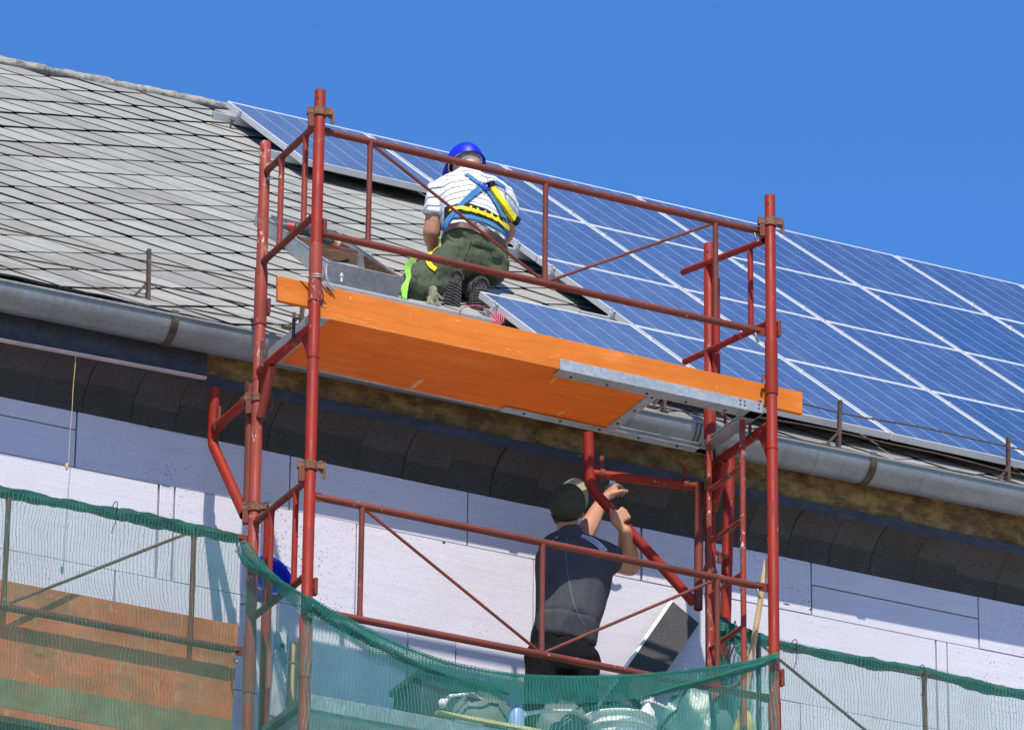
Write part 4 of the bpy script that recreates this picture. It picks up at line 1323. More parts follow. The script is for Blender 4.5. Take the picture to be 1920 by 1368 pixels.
# graphite board leaning against the wall, wooden pole, hanging cord
A, B = P(1262, 1127, 1.335), P(1311, 1168, 1.335)
D = P(1128, 1320, 1.14); Cc = B + (D-A)
nrm = (B-A).cross(D-A).normalized()
if nrm.y > 0: nrm = -nrm
bo = thing('insulation_board', (D+Cc)*0.5, 'dark graphite insulation board leaning askew against the lilac wall, half in shade', 'board')
mb = MB(); mb.prism([A, B, Cc, D], -nrm*0.028); mb.build('dark_face', M['graphite'], bo, bevel=0.001)
dl = (D-A).normalized()
mb = MB(); side = (A-B).normalized()
mb.prism([A+side*0.001, A+side*0.014, D+side*0.014, D+side*0.001], -nrm*0.028); mb.build('pale_edge', M['white_plastic'], bo)
a, b = P(1438, 1048, 0.10), P(1407, 1242, 0.22)
d = b-a
pole = thing('broom', a, 'wooden broom handle leaning between the ladder and the front right post', 'broom')
mb = MB(); mb.tube([a, a+d*0.02, b, b+d*(ZD+0.12-b.z)/d.z], [0.011, 0.0145, 0.0155, 0.0155], 14); mb.build('handle', M['wood_pale'], pole)
e = b+d*((ZD+0.08-b.z)/d.z)
mb = MB(); mb.box(e, (0.28, 0.06, 0.05)); mb.build('brush_head', M['wood_brown'], pole, bevel=0.005)
a = P(142, 662, 1.095); zb_ = P(134, 876, 1.095).z
mb = MB(); mb.tube([a+Vector((0.0012*math.sin(k*1.1)-0.0010*k, 0, (zb_-a.z)*k/14)) for k in range(15)], 0.0017, 6); mb.ball((a.x-0.02, a.y, zb_), (0.008, 0.008, 0.02), 6)
tag(recentre(mb.build('cord', simple('jute_cord', (0.50, 0.36, 0.18), 0.9), None), a), 'thin pale cord hanging from the lath under the left eaves', 'cord')

# ---------------------------------------------------------------- tray, timber and tools on the slates behind the front left post
HB = SLATE_H + 0.02
def rp(x, y, h=0.0): return PR(x, y, HB) + RN*h
bl, fl, fr_, br = rp(476, 420), rp(607, 531), rp(745, 562), rp(622, 456)
tray = thing('metal_tray', (bl+fr_)*0.5, 'open galvanised sheet tray set down the slates behind the front left post', 'tray')
HT = 0.115
def wall(name, a, b, h0, h1, m='galv', th=0.004):
    mb = MB(); n_ = (b-a).cross(RN).normalized()*th
    mb.prism([a, b, b+RN*h1, a+RN*h0], n_)
    # folded top edge and foot flange
    mb.bar(a+RN*h0, b+RN*h1, 0.012, 0.005, up=RN)
    mb.bar(a-n_*6, b-n_*6, 0.05, 0.004, up=RN)
    return mb.build(name, M[m], tray)
wall('left_side', bl, fl, 0.075, HT); wall('front', fl, fr_, HT*1.05, HT*1.05); wall('right_side', br, fr_, 0.075, HT); wall('rear', bl+(br-bl)*0.18, br, 0.07, 0.07)
mb = MB(); mb.prism([bl-RN*0.002, fl-RN*0.002, fr_-RN*0.002, br-RN*0.002], RN*(-0.003)); mb.build('floor', M['galv'], tray)
mb = MB(); c = rp(634, 540, 0.0)+Vector((0, -0.04, 0.02)); mb.tube([c, c+Vector((0, 0, 0.05))], 0.006, 8); mb.tube([c+Vector((0, 0, 0.03)), c+Vector((0, 0, 0.036))], 0.013, 6)
mb.build('bolt', M['alu'], tray)
# timber across the tray with a second piece running down the right side
ta, tb2 = rp(561, 472), rp(681, 501)
tm = thing('timber_block', (ta+tb2)*0.5, 'rough brown timber wedge lying in the galvanised tray', 'timber')
mb = MB()
upv = Vector((0, 0, 0.085)); back = RU*0.05
mb.prism([ta, tb2, tb2+upv, ta+upv], back); mb.build('plank', M['wood_brown'], tm, bevel=0.002)
tc = rp(741, 520)+RN*0.02
mb = MB(); w2_ = fr_ + RN*(HT*1.05+0.004) - RX*0.012; mb.prism([tb2+Vector((0.004, 0, 0)), w2_-RN*0.05, w2_, tb2+upv+Vector((0.004, 0, 0))], RX*(-0.03)); mb.build('wedge', M['wood_brown'], tm, bevel=0.002)
# cordless drill
dc = PR(556, 428, HB+0.13)
dr = thing('cordless_drill', dc, 'dark cordless drill with a red collar lying on the timber in the tray', 'drill')
e = Vector((0.95, -0.1, -0.05)).normalized()
mb = MB(); mb.tube([dc-e*0.02, dc-e*0.01, dc+e*0.08, dc+e*0.10], [0.02, 0.03, 0.031, 0.024], 16); mb.bar(dc+e*0.06, dc+e*0.10+Vector((0.03, -0.06, -0.06)), 0.036, 0.03); mb.build('body', M['dark_plastic'], dr, bevel=0.003)
mb = MB(); mb.tube([dc-e*0.055, dc-e*0.02], [0.022, 0.028], 16); mb.build('collar', simple('red_plastic', (0.42, 0.02, 0.02), 0.4), dr)
mb = MB(); mb.tube([dc-e*0.11, dc-e*0.10, dc-e*0.055], [0.010, 0.018, 0.02], 14); mb.tube([dc-e*0.17, dc-e*0.10], 0.004, 8); mb.build('chuck', M['steel'], dr)
mb = MB(); q = dc+e*0.11+Vector((0.035, -0.075, -0.07)); mb.box(q, (0.07, 0.045, 0.03)); mb.build('battery', M['dark_plastic'], dr, bevel=0.004)
# yellow glue tube
a, b = PR(600, 443, HB+0.12), PR(632, 455, HB+0.10)
gt = thing('cartridge', a, 'yellow cartridge with a white band and brown tip lying by the timber', 'cartridge')
d = (b-a)
mb = MB(); mb.tube([a-d*0.3, a, b-d*0.12], 0.021, 16); mb.build('barrel', simple('yellow_plastic', (0.70, 0.56, 0.06), 0.4), gt)
mb = MB(); mb.tube([b-d*0.12, b+d*0.06], 0.0215, 16); mb.build('band', M['white_plastic'], gt)
mb = MB(); mb.tube([b+d*0.06, b+d*0.3, b+d*0.75], [0.017, 0.012, 0.004], 12); mb.build('tip', simple('brown_plastic', (0.25, 0.12, 0.06), 0.5), gt)
mb = MB(); mb.tube([a-d*0.3+Vector((0, -0.012, -0.03)), b+Vector((0, -0.012, -0.035))], 0.010, 10); mb.build('grip', simple('red_rubber', (0.38, 0.03, 0.025), 0.5), gt)
# rail on which the worker's boots rest, pale red cable on it
a, b = PR(604, 530, SLATE_H+0.06), PR(938, 604, SLATE_H+0.06)
rl = rail(a.x, b.x, (RO-a).dot(RU), SLATE_H+0.065, 'aluminium rail on the slates under the kneeling worker\'s boots', None)
q = PR(930, 594, SLATE_H+0.08)
mb = MB()
for k in range(4):
    ce = q + Vector((-0.010+0.009*k, -0.005*k, -0.006*k))
    mb.tube([ce + Vector((0.016*math.cos(t)+0.012*math.sin(t), 0.015*math.sin(t)-0.010*math.cos(t), 0.038*math.sin(t))) for t in np.linspace(0, 2*math.pi, 20)[:-1]], 0.0028, 6, closed=True)
mb.tube(resample([PR(862, 590, SLATE_H+0.06), PR(866, 578, SLATE_H+0.12), PR(885, 573, SLATE_H+0.13), PR(908, 576, SLATE_H+0.11), q], 0.01), 0.0034, 6)
tag(recentre(mb.build('cable', simple('pinkish_red_cable', (0.62, 0.10, 0.15), 0.45), None), q), 'coiled pinkish red cable looped over the rail beside the worker\'s right boot', 'cable')
a = P(1172, 760, 1.0)
mb = MB(); mb.tube([P(1150, 757, 1.0), P(1185, 772, 0.98)], 0.003, 6)
tag(recentre(mb.build('cable_end', simple('red_cable', (0.6, 0.05, 0.06), 0.45), None), a), 'short red cable end poking over the gutter, seen through the deck hatch', 'cable')

# ================================================================ people
_ico = {}
def ico(sub):
    if sub not in _ico:
        bm = bmesh.new(); bmesh.ops.create_icosphere(bm, subdivisions=sub, radius=1.0)
        _ico[sub] = [v.co.copy() for v in bm.verts]; bm.free()
    return _ico[sub]
def hull(points):
    bm = bmesh.new()
    for q in points: bm.verts.new(q)
    r = bmesh.ops.convex_hull(bm, input=bm.verts)
    bmesh.ops.delete(bm, geom=[v for v in r['geom_interior'] if isinstance(v, bmesh.types.BMVert)], context='VERTS')
    bm.verts.index_update()
    vs = [v.co.copy() for v in bm.verts]; fs = [tuple(v.index for v in f.verts) for f in bm.faces]
    bm.free()
    return vs, fs
def cap_(p0, r0, p1, r1):              # rounded tapered limb
    p0, p1 = Vector(p0), Vector(p1)
    return hull([p0+q*r0 for q in ico(2)] + [p1+q*r1 for q in ico(2)])
def frame_ell(c, r, ax):               # oriented ellipsoid
    c = Vector(c)
    return hull([c + ax[0]*(q.x*r[0]) + ax[1]*(q.y*r[1]) + ax[2]*(q.z*r[2]) for q in ico(3)])
def oval(p0, a0, b0, p1, a1, b1, side, flat=True):   # tapered oval section p0->p1; a = half width along side, b = half depth
    p0, p1 = Vector(p0), Vector(p1); d = (p1-p0).normalized(); s = Vector(side); s = (s-d*s.dot(d)).normalized(); n = d.cross(s)
    pts = []
    for p, a, b in ((p0, a0, b0), (p1, a1, b1)):
        for k in range(28):
            t = 2*math.pi*k/28
            pts.append(p + s*(a*math.cos(t)) + n*(b*math.sin(t)))
            if not flat:
                for sg in (-1, 1): pts.append(p + d*(sg*min(a, b)*0.55) + s*(a*0.75*math.cos(t)) + n*(b*0.75*math.sin(t)))
    return hull(pts)
def organic(name, prims, voxel, smooth, m, parent, wrinkle=0.0, wscale=10, seed=0.0, stretch=None):
    vs, fs = [], []
    for v, f in prims:
        n = len(vs); vs += v; fs += [tuple(i+n for i in q) for q in f]
    me = bpy.data.meshes.new("temp"); me.from_pydata([tuple(v) for v in vs], [], fs)
    bm = bmesh.new(); bm.from_mesh(me); bmesh.ops.recalc_face_normals(bm, faces=bm.faces); bm.to_mesh(me); bm.free()
    o = bpy.data.objects.new("temp", me); COL.objects.link(o)
    r = o.modifiers.new("r", 'REMESH'); r.mode = 'VOXEL'; r.voxel_size = voxel
    s = o.modifiers.new("s", 'SMOOTH'); s.factor = 0.5; s.iterations = smooth
    dg = bpy.context.evaluated_depsgraph_get(); dg.update()
    out = bpy.data.meshes.new_from_object(o.evaluated_get(dg))
    out.name = name
    bpy.data.objects.remove(o); bpy.data.meshes.remove(me)
    if wrinkle:
        nv = len(out.vertices)
        nr = [v.normal.copy() for v in out.vertices]
        for i, v in enumerate(out.vertices):
            q = v.co.copy()
            if stretch: q = q + Vector(stretch)*(q.dot(Vector(stretch).normalized())*-0.75)/Vector(stretch).length
            h = noise.fractal(q*wscale+Vector((seed, 0, 0)), 1.0, 2.0, 3)
            rdg = 1-abs(noise.noise(q*wscale*0.8+Vector((0, seed, 3))))*2.2
            v.co += nr[i]*(wrinkle*(0.6*h + 0.8*max(0.0, rdg)))
    off = Vector(parent['_o'])
    out.transform(Matrix.Translation(-off))
    out.polygons.foreach_set("use_smooth", [True]*len(out.polygons))
    out.materials.clear(); out.materials.append(m)
    ob = bpy.data.objects.new(name, out); COL.objects.link(ob); ob.parent = parent; ob['_o'] = parent['_o']
    return ob
def bvh_of(objs):
    vs, fs = [], []
    for o in objs:
        off = Vector(o['_o']); n = len(vs)
        vs += [v.co+off for v in o.data.vertices]; fs += [tuple(i+n for i in p.vertices) for p in o.data.polygons]
    return BVHTree.FromPolygons(vs, fs)
def hit(bvh, x, y):
    loc, nrm, i, d = bvh.ray_cast(Vector(CAM_POS), Vector(ray(x, y)).normalized())
    if loc is None:                     # just past the silhouette: nearest surface point
        q = Vector(CAM_POS) + Vector(ray(x, y)).normalized()*hit.last
        loc, nrm, i, d = bvh.find_nearest(q)
    else: hit.last = d
    return loc, nrm
hit.last = 33.0
def strap(name, bvh, path, width, m, parent, thick=0.003, lift=0.004, n=26, wav=0.0):
    """webbing that lies on the clothing along a path"""
    pts = resample([Vector((x, y, 0)) for x, y in path], 3.0)
    L = []
    for q in pts:
        loc, nr = hit(bvh, q.x, q.y); L.append((loc, nr))
    # smooth
    locs = [l for l, _ in L]; nrs = [n_ for _, n_ in L]
    for _ in range(5):
        locs = [locs[0]] + [(locs[i-1]+locs[i]*2+locs[i+1])*0.25 for i in range(1, len(locs)-1)] + [locs[-1]]
        nrs = [nrs[0]] + [(nrs[i-1]+nrs[i]*2+nrs[i+1]).normalized() for i in range(1, len(nrs)-1)] + [nrs[-1]]
    mb = MB(); rows = []
    for i in range(len(locs)):
        t = (locs[min(i+1, len(locs)-1)]-locs[max(i-1, 0)]).normalized()
        s = nrs[i].cross(t).normalized()
        b = locs[i] + nrs[i]*(lift + wav*math.sin(i*1.1))
        w = width/2
        rows.append([b - s*w, b + s*w, b + s*w + nrs[i]*thick, b - s*w + nrs[i]*thick])
    mb.grid(rows, True)
    k = len(mb.v)
    mb.f.append((0, 3, 2, 1)); mb.f.append((k-4, k-3, k-2, k-1))
    return mb.build(name, m, parent, angle=40)
def patch(name, bvh, quad, m, parent, lift=0.004, n=8):
    a, b, c, d = [Vector((x, y, 0)) for x, y in quad]
    mb = MB(); rows = []
    for i in range(n+1):
        l = a + (d-a)*(i/n); r = b + (c-b)*(i/n)
        rw = []
        for k in range(n+1):
            q = l + (r-l)*(k/n)
            loc, nr = hit(bvh, q.x, q.y)
            e = min(i, n-i, k, n-k)
            rw.append(loc + nr*(lift if e > 0 else -0.002))
        rows.append(rw)
    mb.grid(rows)
    return mb.build(name, m, parent, angle=60)
def hand(wrist, c, d, n, s, curl, spread=1.0, tcurl=0.6):
    """palm, four jointed fingers of different length, thumb leaving the side of the palm"""
    d, n, s = d.normalized(), n.normalized(), s.normalized()
    pr = [cap_(wrist, 0.026, c-d*0.035, 0.024)]
    pr.append(hull([c + d*a + s*b + n*e for a in (-0.042, 0.044) for b in ((-0.036, 0.036) if a > 0 else (-0.026, 0.028)) for e in (-0.013, 0.013)]))
    pr.append(cap_(c-d*0.03+s*0.018+n*0.01, 0.017, c+d*0.01+s*0.03+n*0.01, 0.014))
    for i, (ln, off) in enumerate(((0.040, 0.029), (0.045, 0.010), (0.042, -0.010), (0.032, -0.028))):
        p = c + d*(0.044-0.003*abs(i-1)) + s*off*spread
        ang = 0.15
        r = 0.0098-0.0006*i
        for j, f in enumerate((1.0, 0.72, 0.55)):
            ang += curl[j]
            dirv = d*math.cos(ang) + n*math.sin(ang)
            q = p + dirv*(ln*f)
            pr.append(cap_(p, r, q, r*0.92)); p = q; r *= 0.92
    p = c - d*0.022 + s*0.034 + n*0.006
    dv = (d*0.55 + s*0.65 + n*0.35).normalized()
    q = p + dv*0.042; pr.append(cap_(p, 0.0135, q, 0.0115))
    dv2 = (dv*math.cos(tcurl) + (n*0.8+d*0.5-s*0.3).normalized()*math.sin(tcurl)).normalized()
    w = q + dv2*0.032; pr.append(cap_(q, 0.0112, w, 0.0088))
    return pr
def head_prims(c, f, u):
    s = f.cross(u).normalized(); ax = (s, f, u)
    pr = [frame_ell(c, (0.073, 0.092, 0.098), ax), frame_ell(c+u*0.018-f*0.012, (0.075, 0.090, 0.088), ax),
          frame_ell(c+f*0.030-u*0.062, (0.054, 0.055, 0.052), ax), cap_(c+f*0.048-u*0.098-s*0.012, 0.020, c+f*0.048-u*0.098+s*0.012, 0.020),
          cap_(c+f*0.088-u*0.002, 0.009, c+f*0.107-u*0.036, 0.013), cap_(c+f*0.090-u*0.038-s*0.012, 0.009, c+f*0.090-u*0.038+s*0.012, 0.009),
          cap_(c+f*0.078+u*0.020-s*0.035, 0.012, c+f*0.078+u*0.020+s*0.035, 0.012),
          cap_(c+f*0.080-u*0.066-s*0.018, 0.009, c+f*0.080-u*0.066+s*0.018, 0.009),
          cap_(c+f*0.052-u*0.022-s*0.045, 0.020, c+f*0.052-u*0.022+s*0.045, 0.020)]
    for sg in (-1, 1):
        e = c + s*(sg*0.076) - f*0.006 - u*0.012
        pr.append(frame_ell(e, (0.010, 0.020, 0.032), (s, (f*0.95+s*sg*-0.3).normalized(), u)))
        pr.append(frame_ell(e-u*0.022+f*0.004, (0.008, 0.010, 0.012), ax))
    return pr
def eyes(c, f, u, parent):
    s = f.cross(u).normalized()
    for sg in (-1, 1):
        mb = MB(); mb.ball(c+f*0.080+s*(sg*0.031)-u*0.002, 0.011, 8)
        mb.build('eye', M['white_plastic'], parent)

def skin_material():
    t = NT('sun_tanned_skin'); c = t.coord()
    n = t.noise(c, 18, 5, 0.6); n2 = t.noise(c, 90, 4, 0.7)
    col = t.mix(t.ramp(n, [(0.3, 0), (0.7, 1)]), (0.40, 0.185, 0.105), (0.50, 0.255, 0.155))
    col = t.mix(t.ramp(n2, [(0.45, 0), (0.7, 0.35)]), col, (0.33, 0.135, 0.08))
    t.color(col); t.set(rough=0.5, spec=0.4)
    t.b.inputs["Subsurface Weight"].default_value = 0.06
    t.b.inputs["Subsurface Radius"].default_value = (0.02, 0.006, 0.003)
    t.bump(n2, 0.12, 0.003)
    return t.m
M['skin'] = skin_material()
def cloth(name, col, var=0.18, wr=0.5, scale=26, weave=700):
    t = NT(name); c = t.coord()
    n = t.noise(c, 6, 6, 0.6); w = t.noise(t.mapping(c, (1, 1, 0.45)), scale, 5, 0.6, 0.8); f = t.noise(c, weave, 2, 0.5)
    cc = t.mix(t.ramp(n, [(0.3, 0), (0.7, 1)]), tuple(q*(1-var) for q in col), tuple(q*(1+var) for q in col))
    t.color(cc); t.set(rough=0.9, spec=0.2)
    t.b.inputs["Sheen Weight"].default_value = 0.0
    t.bump(t.math('ADD', t.math('MULTIPLY', w, 1.0), t.math('MULTIPLY', f, 0.15)), wr, 0.024)
    return t.m
M['olive_cloth'] = cloth('olive_work_cloth', (0.085, 0.104, 0.060), 0.25, 0.9)
M['black_cloth'] = cloth('black_cloth', (0.006, 0.0055, 0.0065), 0.3, 0.7)
M['grey_shirt'] = cloth('slate_grey_jersey', (0.056, 0.057, 0.064), 0.14, 0.55, 16)
M['cap_cloth'] = cloth('dark_olive_cap_cloth', (0.050, 0.050, 0.033), 0.15, 0.25, 40)
M['visor_cloth'] = cloth('khaki_visor_cloth', (0.30, 0.29, 0.17), 0.12, 0.2, 40)
M['boot'] = simple('dusty_boot_leather', (0.085, 0.070, 0.058), 0.8, 0, 0.4, 16, 0.4, 60, dirt=(0.16, 0.14, 0.12))
M['sole'] = simple('worn_rubber_sole', (0.050, 0.046, 0.043), 0.85, 0, 0.35, 26, 0.3, 80, dirt=(0.15, 0.135, 0.12))
M['hair_grey'] = simple('cropped_grey_hair', (0.30, 0.27, 0.24), 0.85, 0, 0.3, 60, 0.7, 300)
M['hair_brown'] = simple('short_brown_hair', (0.08, 0.045, 0.025), 0.85, 0, 0.3, 60, 0.7, 300)
M['helmet'] = simple('blue_helmet_shell', (0.010, 0.020, 0.62), 0.45, 0, 0.12, 9, 0.05, 60, spec=0.3)
M['strap_blue'] = cloth('blue_webbing', (0.05, 0.18, 0.36), 0.25, 0.4, 120, 300)
M['strap_yellow'] = cloth('yellow_webbing', (0.72, 0.60, 0.035), 0.12, 0.4, 80, 300)
M['strap_green'] = cloth('lime_webbing', (0.34, 0.72, 0.12), 0.12, 0.3, 60, 300)
M['strap_black'] = cloth('black_webbing', (0.014, 0.014, 0.016), 0.2, 0.3, 80, 300)
M['leather'] = simple('brown_leather', (0.075, 0.032, 0.020), 0.42, 0, 0.25, 14, 0.2, 60)
def striped(axis, origin):
    t = NT('white_jersey_with_thin_dark_stripes'); c = t.coord()
    d = t.node("VectorMath", operation='DOT_PRODUCT'); t.link(c, d.inputs[0]); d.inputs[1].default_value = tuple(axis)
    wob = t.math('MULTIPLY', t.math('SUBTRACT', t.noise(c, 7, 3), 0.5), 0.035)
    v = t.math('ADD', d.outputs["Value"], wob)
    f = t.math('FRACT', t.math('DIVIDE', t.math('ADD', v, 10.0), 0.047))
    st = t.math('LESS_THAN', t.math('ABSOLUTE', t.math('SUBTRACT', f, 0.5)), 0.085)
    n = t.noise(c, 5, 5); w = t.noise(t.mapping(c, (1, 1, 0.5)), 18, 5, 0.6, 0.7)
    base = t.mix(t.ramp(n, [(0.3, 0), (0.7, 1)]), (0.64, 0.64, 0.65), (0.72, 0.72, 0.72))
    t.color(t.mix(t.math('MULTIPLY', st, 0.9), base, (0.045, 0.045, 0.07))); t.set(rough=0.9, spec=0.2)
    t.bump(w, 0.6, 0.014)
    return t.m

X_, Y_, Z_ = Vector((1, 0, 0)), Vector((0, 1, 0)), Vector((0, 0, 1))
# ---------------------------------------------------------------- worker kneeling on the roof
kn_ = thing('person', PR(880, 560, SLATE_H), 'man in blue helmet, striped white shirt and harness kneeling on the roof', 'person')
hipC = P(887, 468, 2.46)
hL, hR = P(861, 478, 2.46), P(915, 486, 2.46)
kL = P(768, 541, 2.30); kR = Vector((2.10, 2.90, 0.0)); kR.z = SO.z + (kR.y-SO.y)*math.tan(PITCH) + 0.085
sLt, sLh = P(845, 573, 2.33), P(858, 511, 2.31); nL = Vector((0.22, -0.95, 0.05)).normalized()
sRt, sRh = P(903, 579, 2.37), P(903, 524, 2.34); nR = Vector((0.02, -1, -0.02)).normalized()
aL = sLh - nL*0.085 + (sLt-sLh)*0.12; aR = sRh - nR*0.085 + (sRt-sRh)*0.12
waist = P(889, 432, 2.52); chest = P(882, 378, 2.62); neckb = P(875, 337, 2.69); headc = P(874, 308, 2.75)
sL, sR = P(826, 358, 2.66), P(938, 366, 2.68)
eL, eR = P(809, 436, 2.70), P(953, 432, 2.84)
wLh, wRh = P(812, 476, 2.86), P(938, 466, 3.02)
hf = Vector((0.06, 0.86, -0.50)).normalized(); hu = Vector((0.0, 0.50, 0.86)); hs = hf.cross(hu).normalized(); hu = hs.cross(hf).normalized()
spine = (neckb-hipC).normalized()
body = []
body += head_prims(headc, hf, hu)
body += [cap_(headc-hu*0.05-hf*0.03, 0.058, neckb, 0.062), cap_(neckb, 0.062, chest, 0.10)]
body += [oval(chest, 0.155, 0.10, waist, 0.14, 0.10, X_, False), oval(waist, 0.14, 0.10, hipC, 0.155, 0.115, X_, False)]
body += [cap_(sL, 0.058, eL, 0.049), cap_(eL, 0.043, wLh, 0.028), cap_(sR, 0.055, eR, 0.043), cap_(eR, 0.043, wRh, 0.028)]
body += [cap_(eL, 0.049, eL+(wLh-eL)*0.3, 0.047), cap_(eR, 0.044, eR+(wRh-eR)*0.3, 0.042)]
body += [cap_(neckb, 0.05, sL, 0.055), cap_(neckb, 0.05, sR, 0.055)]
body += [cap_(hL, 0.075, kL, 0.055), cap_(kL, 0.055, aL, 0.04), cap_(hR, 0.075, kR, 0.055), cap_(kR, 0.055, aR, 0.04)]
body += hand(wLh, wLh+Vector((0.02, 0.06, -0.03)), Vector((0.2, 0.8, -0.5)), Vector((0.1, -0.5, -0.8)), Vector((1, 0, 0.1)), (0.4, 0.5, 0.4))
body += hand(wRh, wRh+Vector((-0.03, 0.06, -0.02)), Vector((-0.3, 0.85, -0.35)), Vector((0, -0.4, -0.9)), Vector((-1, -0.2, 0)), (0.4, 0.5, 0.4))
organic('body', body, 0.0058, 3, M['skin'], kn_)
eyes(headc, hf, hu, kn_)
# hair: cropped grey cap of hair on the back of the head
hp = [frame_ell(headc+hu*0.022-hf*0.018, (0.0785, 0.090, 0.090), (hs, hf, hu)), frame_ell(headc-hf*0.045-hu*0.02, (0.066, 0.050, 0.062), (hs, hf, hu))]
organic('hair', hp, 0.006, 2, M['hair_grey'], kn_, 0.002, 40)
# helmet: shell, brim, inner cradle
tu = (hu*0.97-hf*0.24).normalized(); tf = (hf*0.97+hu*0.24).normalized(); hc = headc + hu*0.020 + hf*0.008
mb = MB(); rows = []; inner = []
for i in range(15):
    th = (math.pi/2)*(i/14)*1.06
    rw = []; ri = []
    for k in range(40):
        ph = 2*math.pi*k/40
        rx, ry, rz = 0.099, 0.122, 0.113
        ridge_ = 1+0.012*math.cos(ph*2)**8*(math.sin(th))
        q = hs*(rx*math.sin(th)*math.cos(ph)) + tf*(ry*math.sin(th)*math.sin(ph)) + tu*(rz*math.cos(th))
        rw.append(hc+q*ridge_); ri.append(hc+q*0.955)
    rows.append(rw); inner.append(ri)
fl_ = []
for k in range(40):
    ph = 2*math.pi*k/40
    ex = 0.012 + 0.045*max(0, math.sin(ph))**2
    fl_.append(rows[-1][k] + (hs*math.cos(ph)+tf*math.sin(ph))*ex - tu*0.008)
mb.grid(rows + [fl_] + [[q-tu*0.004 for q in fl_]] + inner[::-1], True)
hel = mb.build('helmet', M['helmet'], kn_, angle=40)
mb = MB()
mb.tube([hc + hs*(0.089*math.cos(t)) + tf*(0.106*math.sin(t)) - tu*0.006 for t in np.linspace(0, 2*math.pi, 33)[:-1]], 0.004, 8, closed=True)
mb.build('headband', M['white_plastic'], hel)
# clothing
spx = (spine.x, spine.y, spine.z)
M['striped'] = striped(spine, hipC)
sh = [oval(chest+spine*0.03, 0.196, 0.126, waist, 0.176, 0.128, X_, False), oval(waist, 0.176, 0.130, hipC+spine*0.045, 0.176, 0.140, X_, True),
      cap_(neckb-spine*0.02, 0.075, sL+Vector((0.01, 0, -0.005)), 0.074), cap_(neckb-spine*0.02, 0.075, sR+Vector((-0.01, 0, -0.005)), 0.074),
      cap_(neckb, 0.072, chest, 0.12), cap_(sL+(sR-sL)*0.2-spine*0.05, 0.10, sR+(sL-sR)*0.2-spine*0.05, 0.10)]
def sleeve(s, e, f, r0, r1): return oval(s+(e-s)*-0.05, r0, r0, s+(e-s)*f, r1, r1, X_, True)
sh += [sleeve(sL, eL, 0.60, 0.070, 0.066), sleeve(sR, eR, 0.62, 0.070, 0.066)]
shirt = organic('shirt', sh, 0.0072, 4, M['striped'], kn_, 0.020, 8, 2.0, (0, 0, 0.6))
tr = [oval(hipC+spine*0.055, 0.165, 0.120, hipC+spine*0.0, 0.180, 0.138, X_, False), cap_(hL-spine*0.01, 0.112, hL+(kL-hL)*0.4, 0.092), cap_(hR-spine*0.01, 0.112, hR+(kR-hR)*0.4, 0.10),
      cap_(hL+(kL-hL)*0.4, 0.094, kL, 0.074), cap_(kL, 0.074, aL+(kL-aL)*0.10, 0.058), cap_(hR+(kR-hR)*0.4, 0.10, kR, 0.078), cap_(kR, 0.078, aR+(kR-aR)*0.12, 0.062),
      cap_(kL+Vector((-0.012, 0, -0.005)), 0.080, kL+(aL-kL)*0.30, 0.072), cap_(hL-spine*0.05, 0.105, hR-spine*0.05, 0.105)]
trs = organic('trousers', tr, 0.0072, 4, M['olive_cloth'], kn_, 0.026, 9, 5.0)
def boot(t, h, n, a, name='boot'):
    d = (t-h).normalized(); s = d.cross(n).normalized(); L = (t-h).length
    pr = [cap_(h-n*0.050+d*0.035, 0.050, t-n*0.047-d*0.03, 0.048), cap_(h-n*0.055+d*0.04, 0.045, a, 0.052), cap_(t-n*0.035-d*0.045-s*0.012, 0.036, t-n*0.035-d*0.045+s*0.012, 0.036), cap_(a, 0.054, a+(a-h)*0.25, 0.056)]
    b = organic(name, pr, 0.0055, 3, M['boot'], kn_, 0.003, 24, 1.0)
    # sole: waisted outline, tread bars and heel horseshoe
    def outline(k, off=0.0):
        pts = []
        for i in range(36):
            u = i/36*2*math.pi
            v = 0.5-0.5*math.cos(u) if False else (1-math.cos(u))/2
            wv = 0.046 + 0.013*math.sin(math.pi*min(1, max(0, (v-0.35)/0.65))) - 0.006*math.exp(-((v-0.42)/0.12)**2)
            ed = math.sqrt(max(0.0, 1-(2*v-1)**6))
            pts.append(h - d*0.02 + d*(v*(L+0.05)) + s*(math.copysign(1, math.sin(u) if abs(math.sin(u)) > 1e-6 else 1)*(wv*ed+0.0005)*k) + n*off)
        return pts
    mb = MB(); mb.prism(outline(1.0), -n*0.030)
    sl = mb.build('sole', M['sole'], b, bevel=0.004)
    mb = MB()
    for i in range(9):
        v = 0.34 + i*0.072
        wv = 0.044 + 0.011*math.sin(math.pi*min(1, max(0, (v-0.35)/0.65)))
        c = h - d*0.02 + d*(v*(L+0.05)) + n*0.004
        for sg in (-1, 1):
            a0 = c + s*(sg*0.010); a1 = c + s*(sg*(wv-0.003)) + d*0.008
            mb.bar(a0, a1, 0.010, 0.009, up=n)
        mb.bar(c-s*0.006+d*0.004, c+s*0.006+d*0.004, 0.008, 0.009, up=n)
    hcn = h + d*0.028
    for i in range(9):
        t0 = math.pi*(0.0+i/9)+0.10; t1 = math.pi*((i+1)/9)+0.02
        p0 = hcn + (s*math.cos(t0)*0.039 - d*math.sin(t0)*0.038) + n*0.004; p1 = hcn + (s*math.cos(t1)*0.039 - d*math.sin(t1)*0.038) + n*0.004
        mb.bar(p0, p1, 0.014, 0.010, up=n)
    for sg in (-1, 1): mb.bar(hcn+s*(sg*0.014)-d*0.012+n*0.003, hcn+s*(sg*0.008)+d*0.032+n*0.003, 0.007, 0.009, up=n)
    mb.build('tread', M['sole'], b, bevel=0.001)
    return b
boot(sLt, sLh, nL, aL); boot(sRt, sRh, nR, aR)
bv = bvh_of([shirt]); bt = bvh_of([trs]); ba = bvh_of([shirt, trs])
hit.last = (chest-Vector(CAM_POS)).length
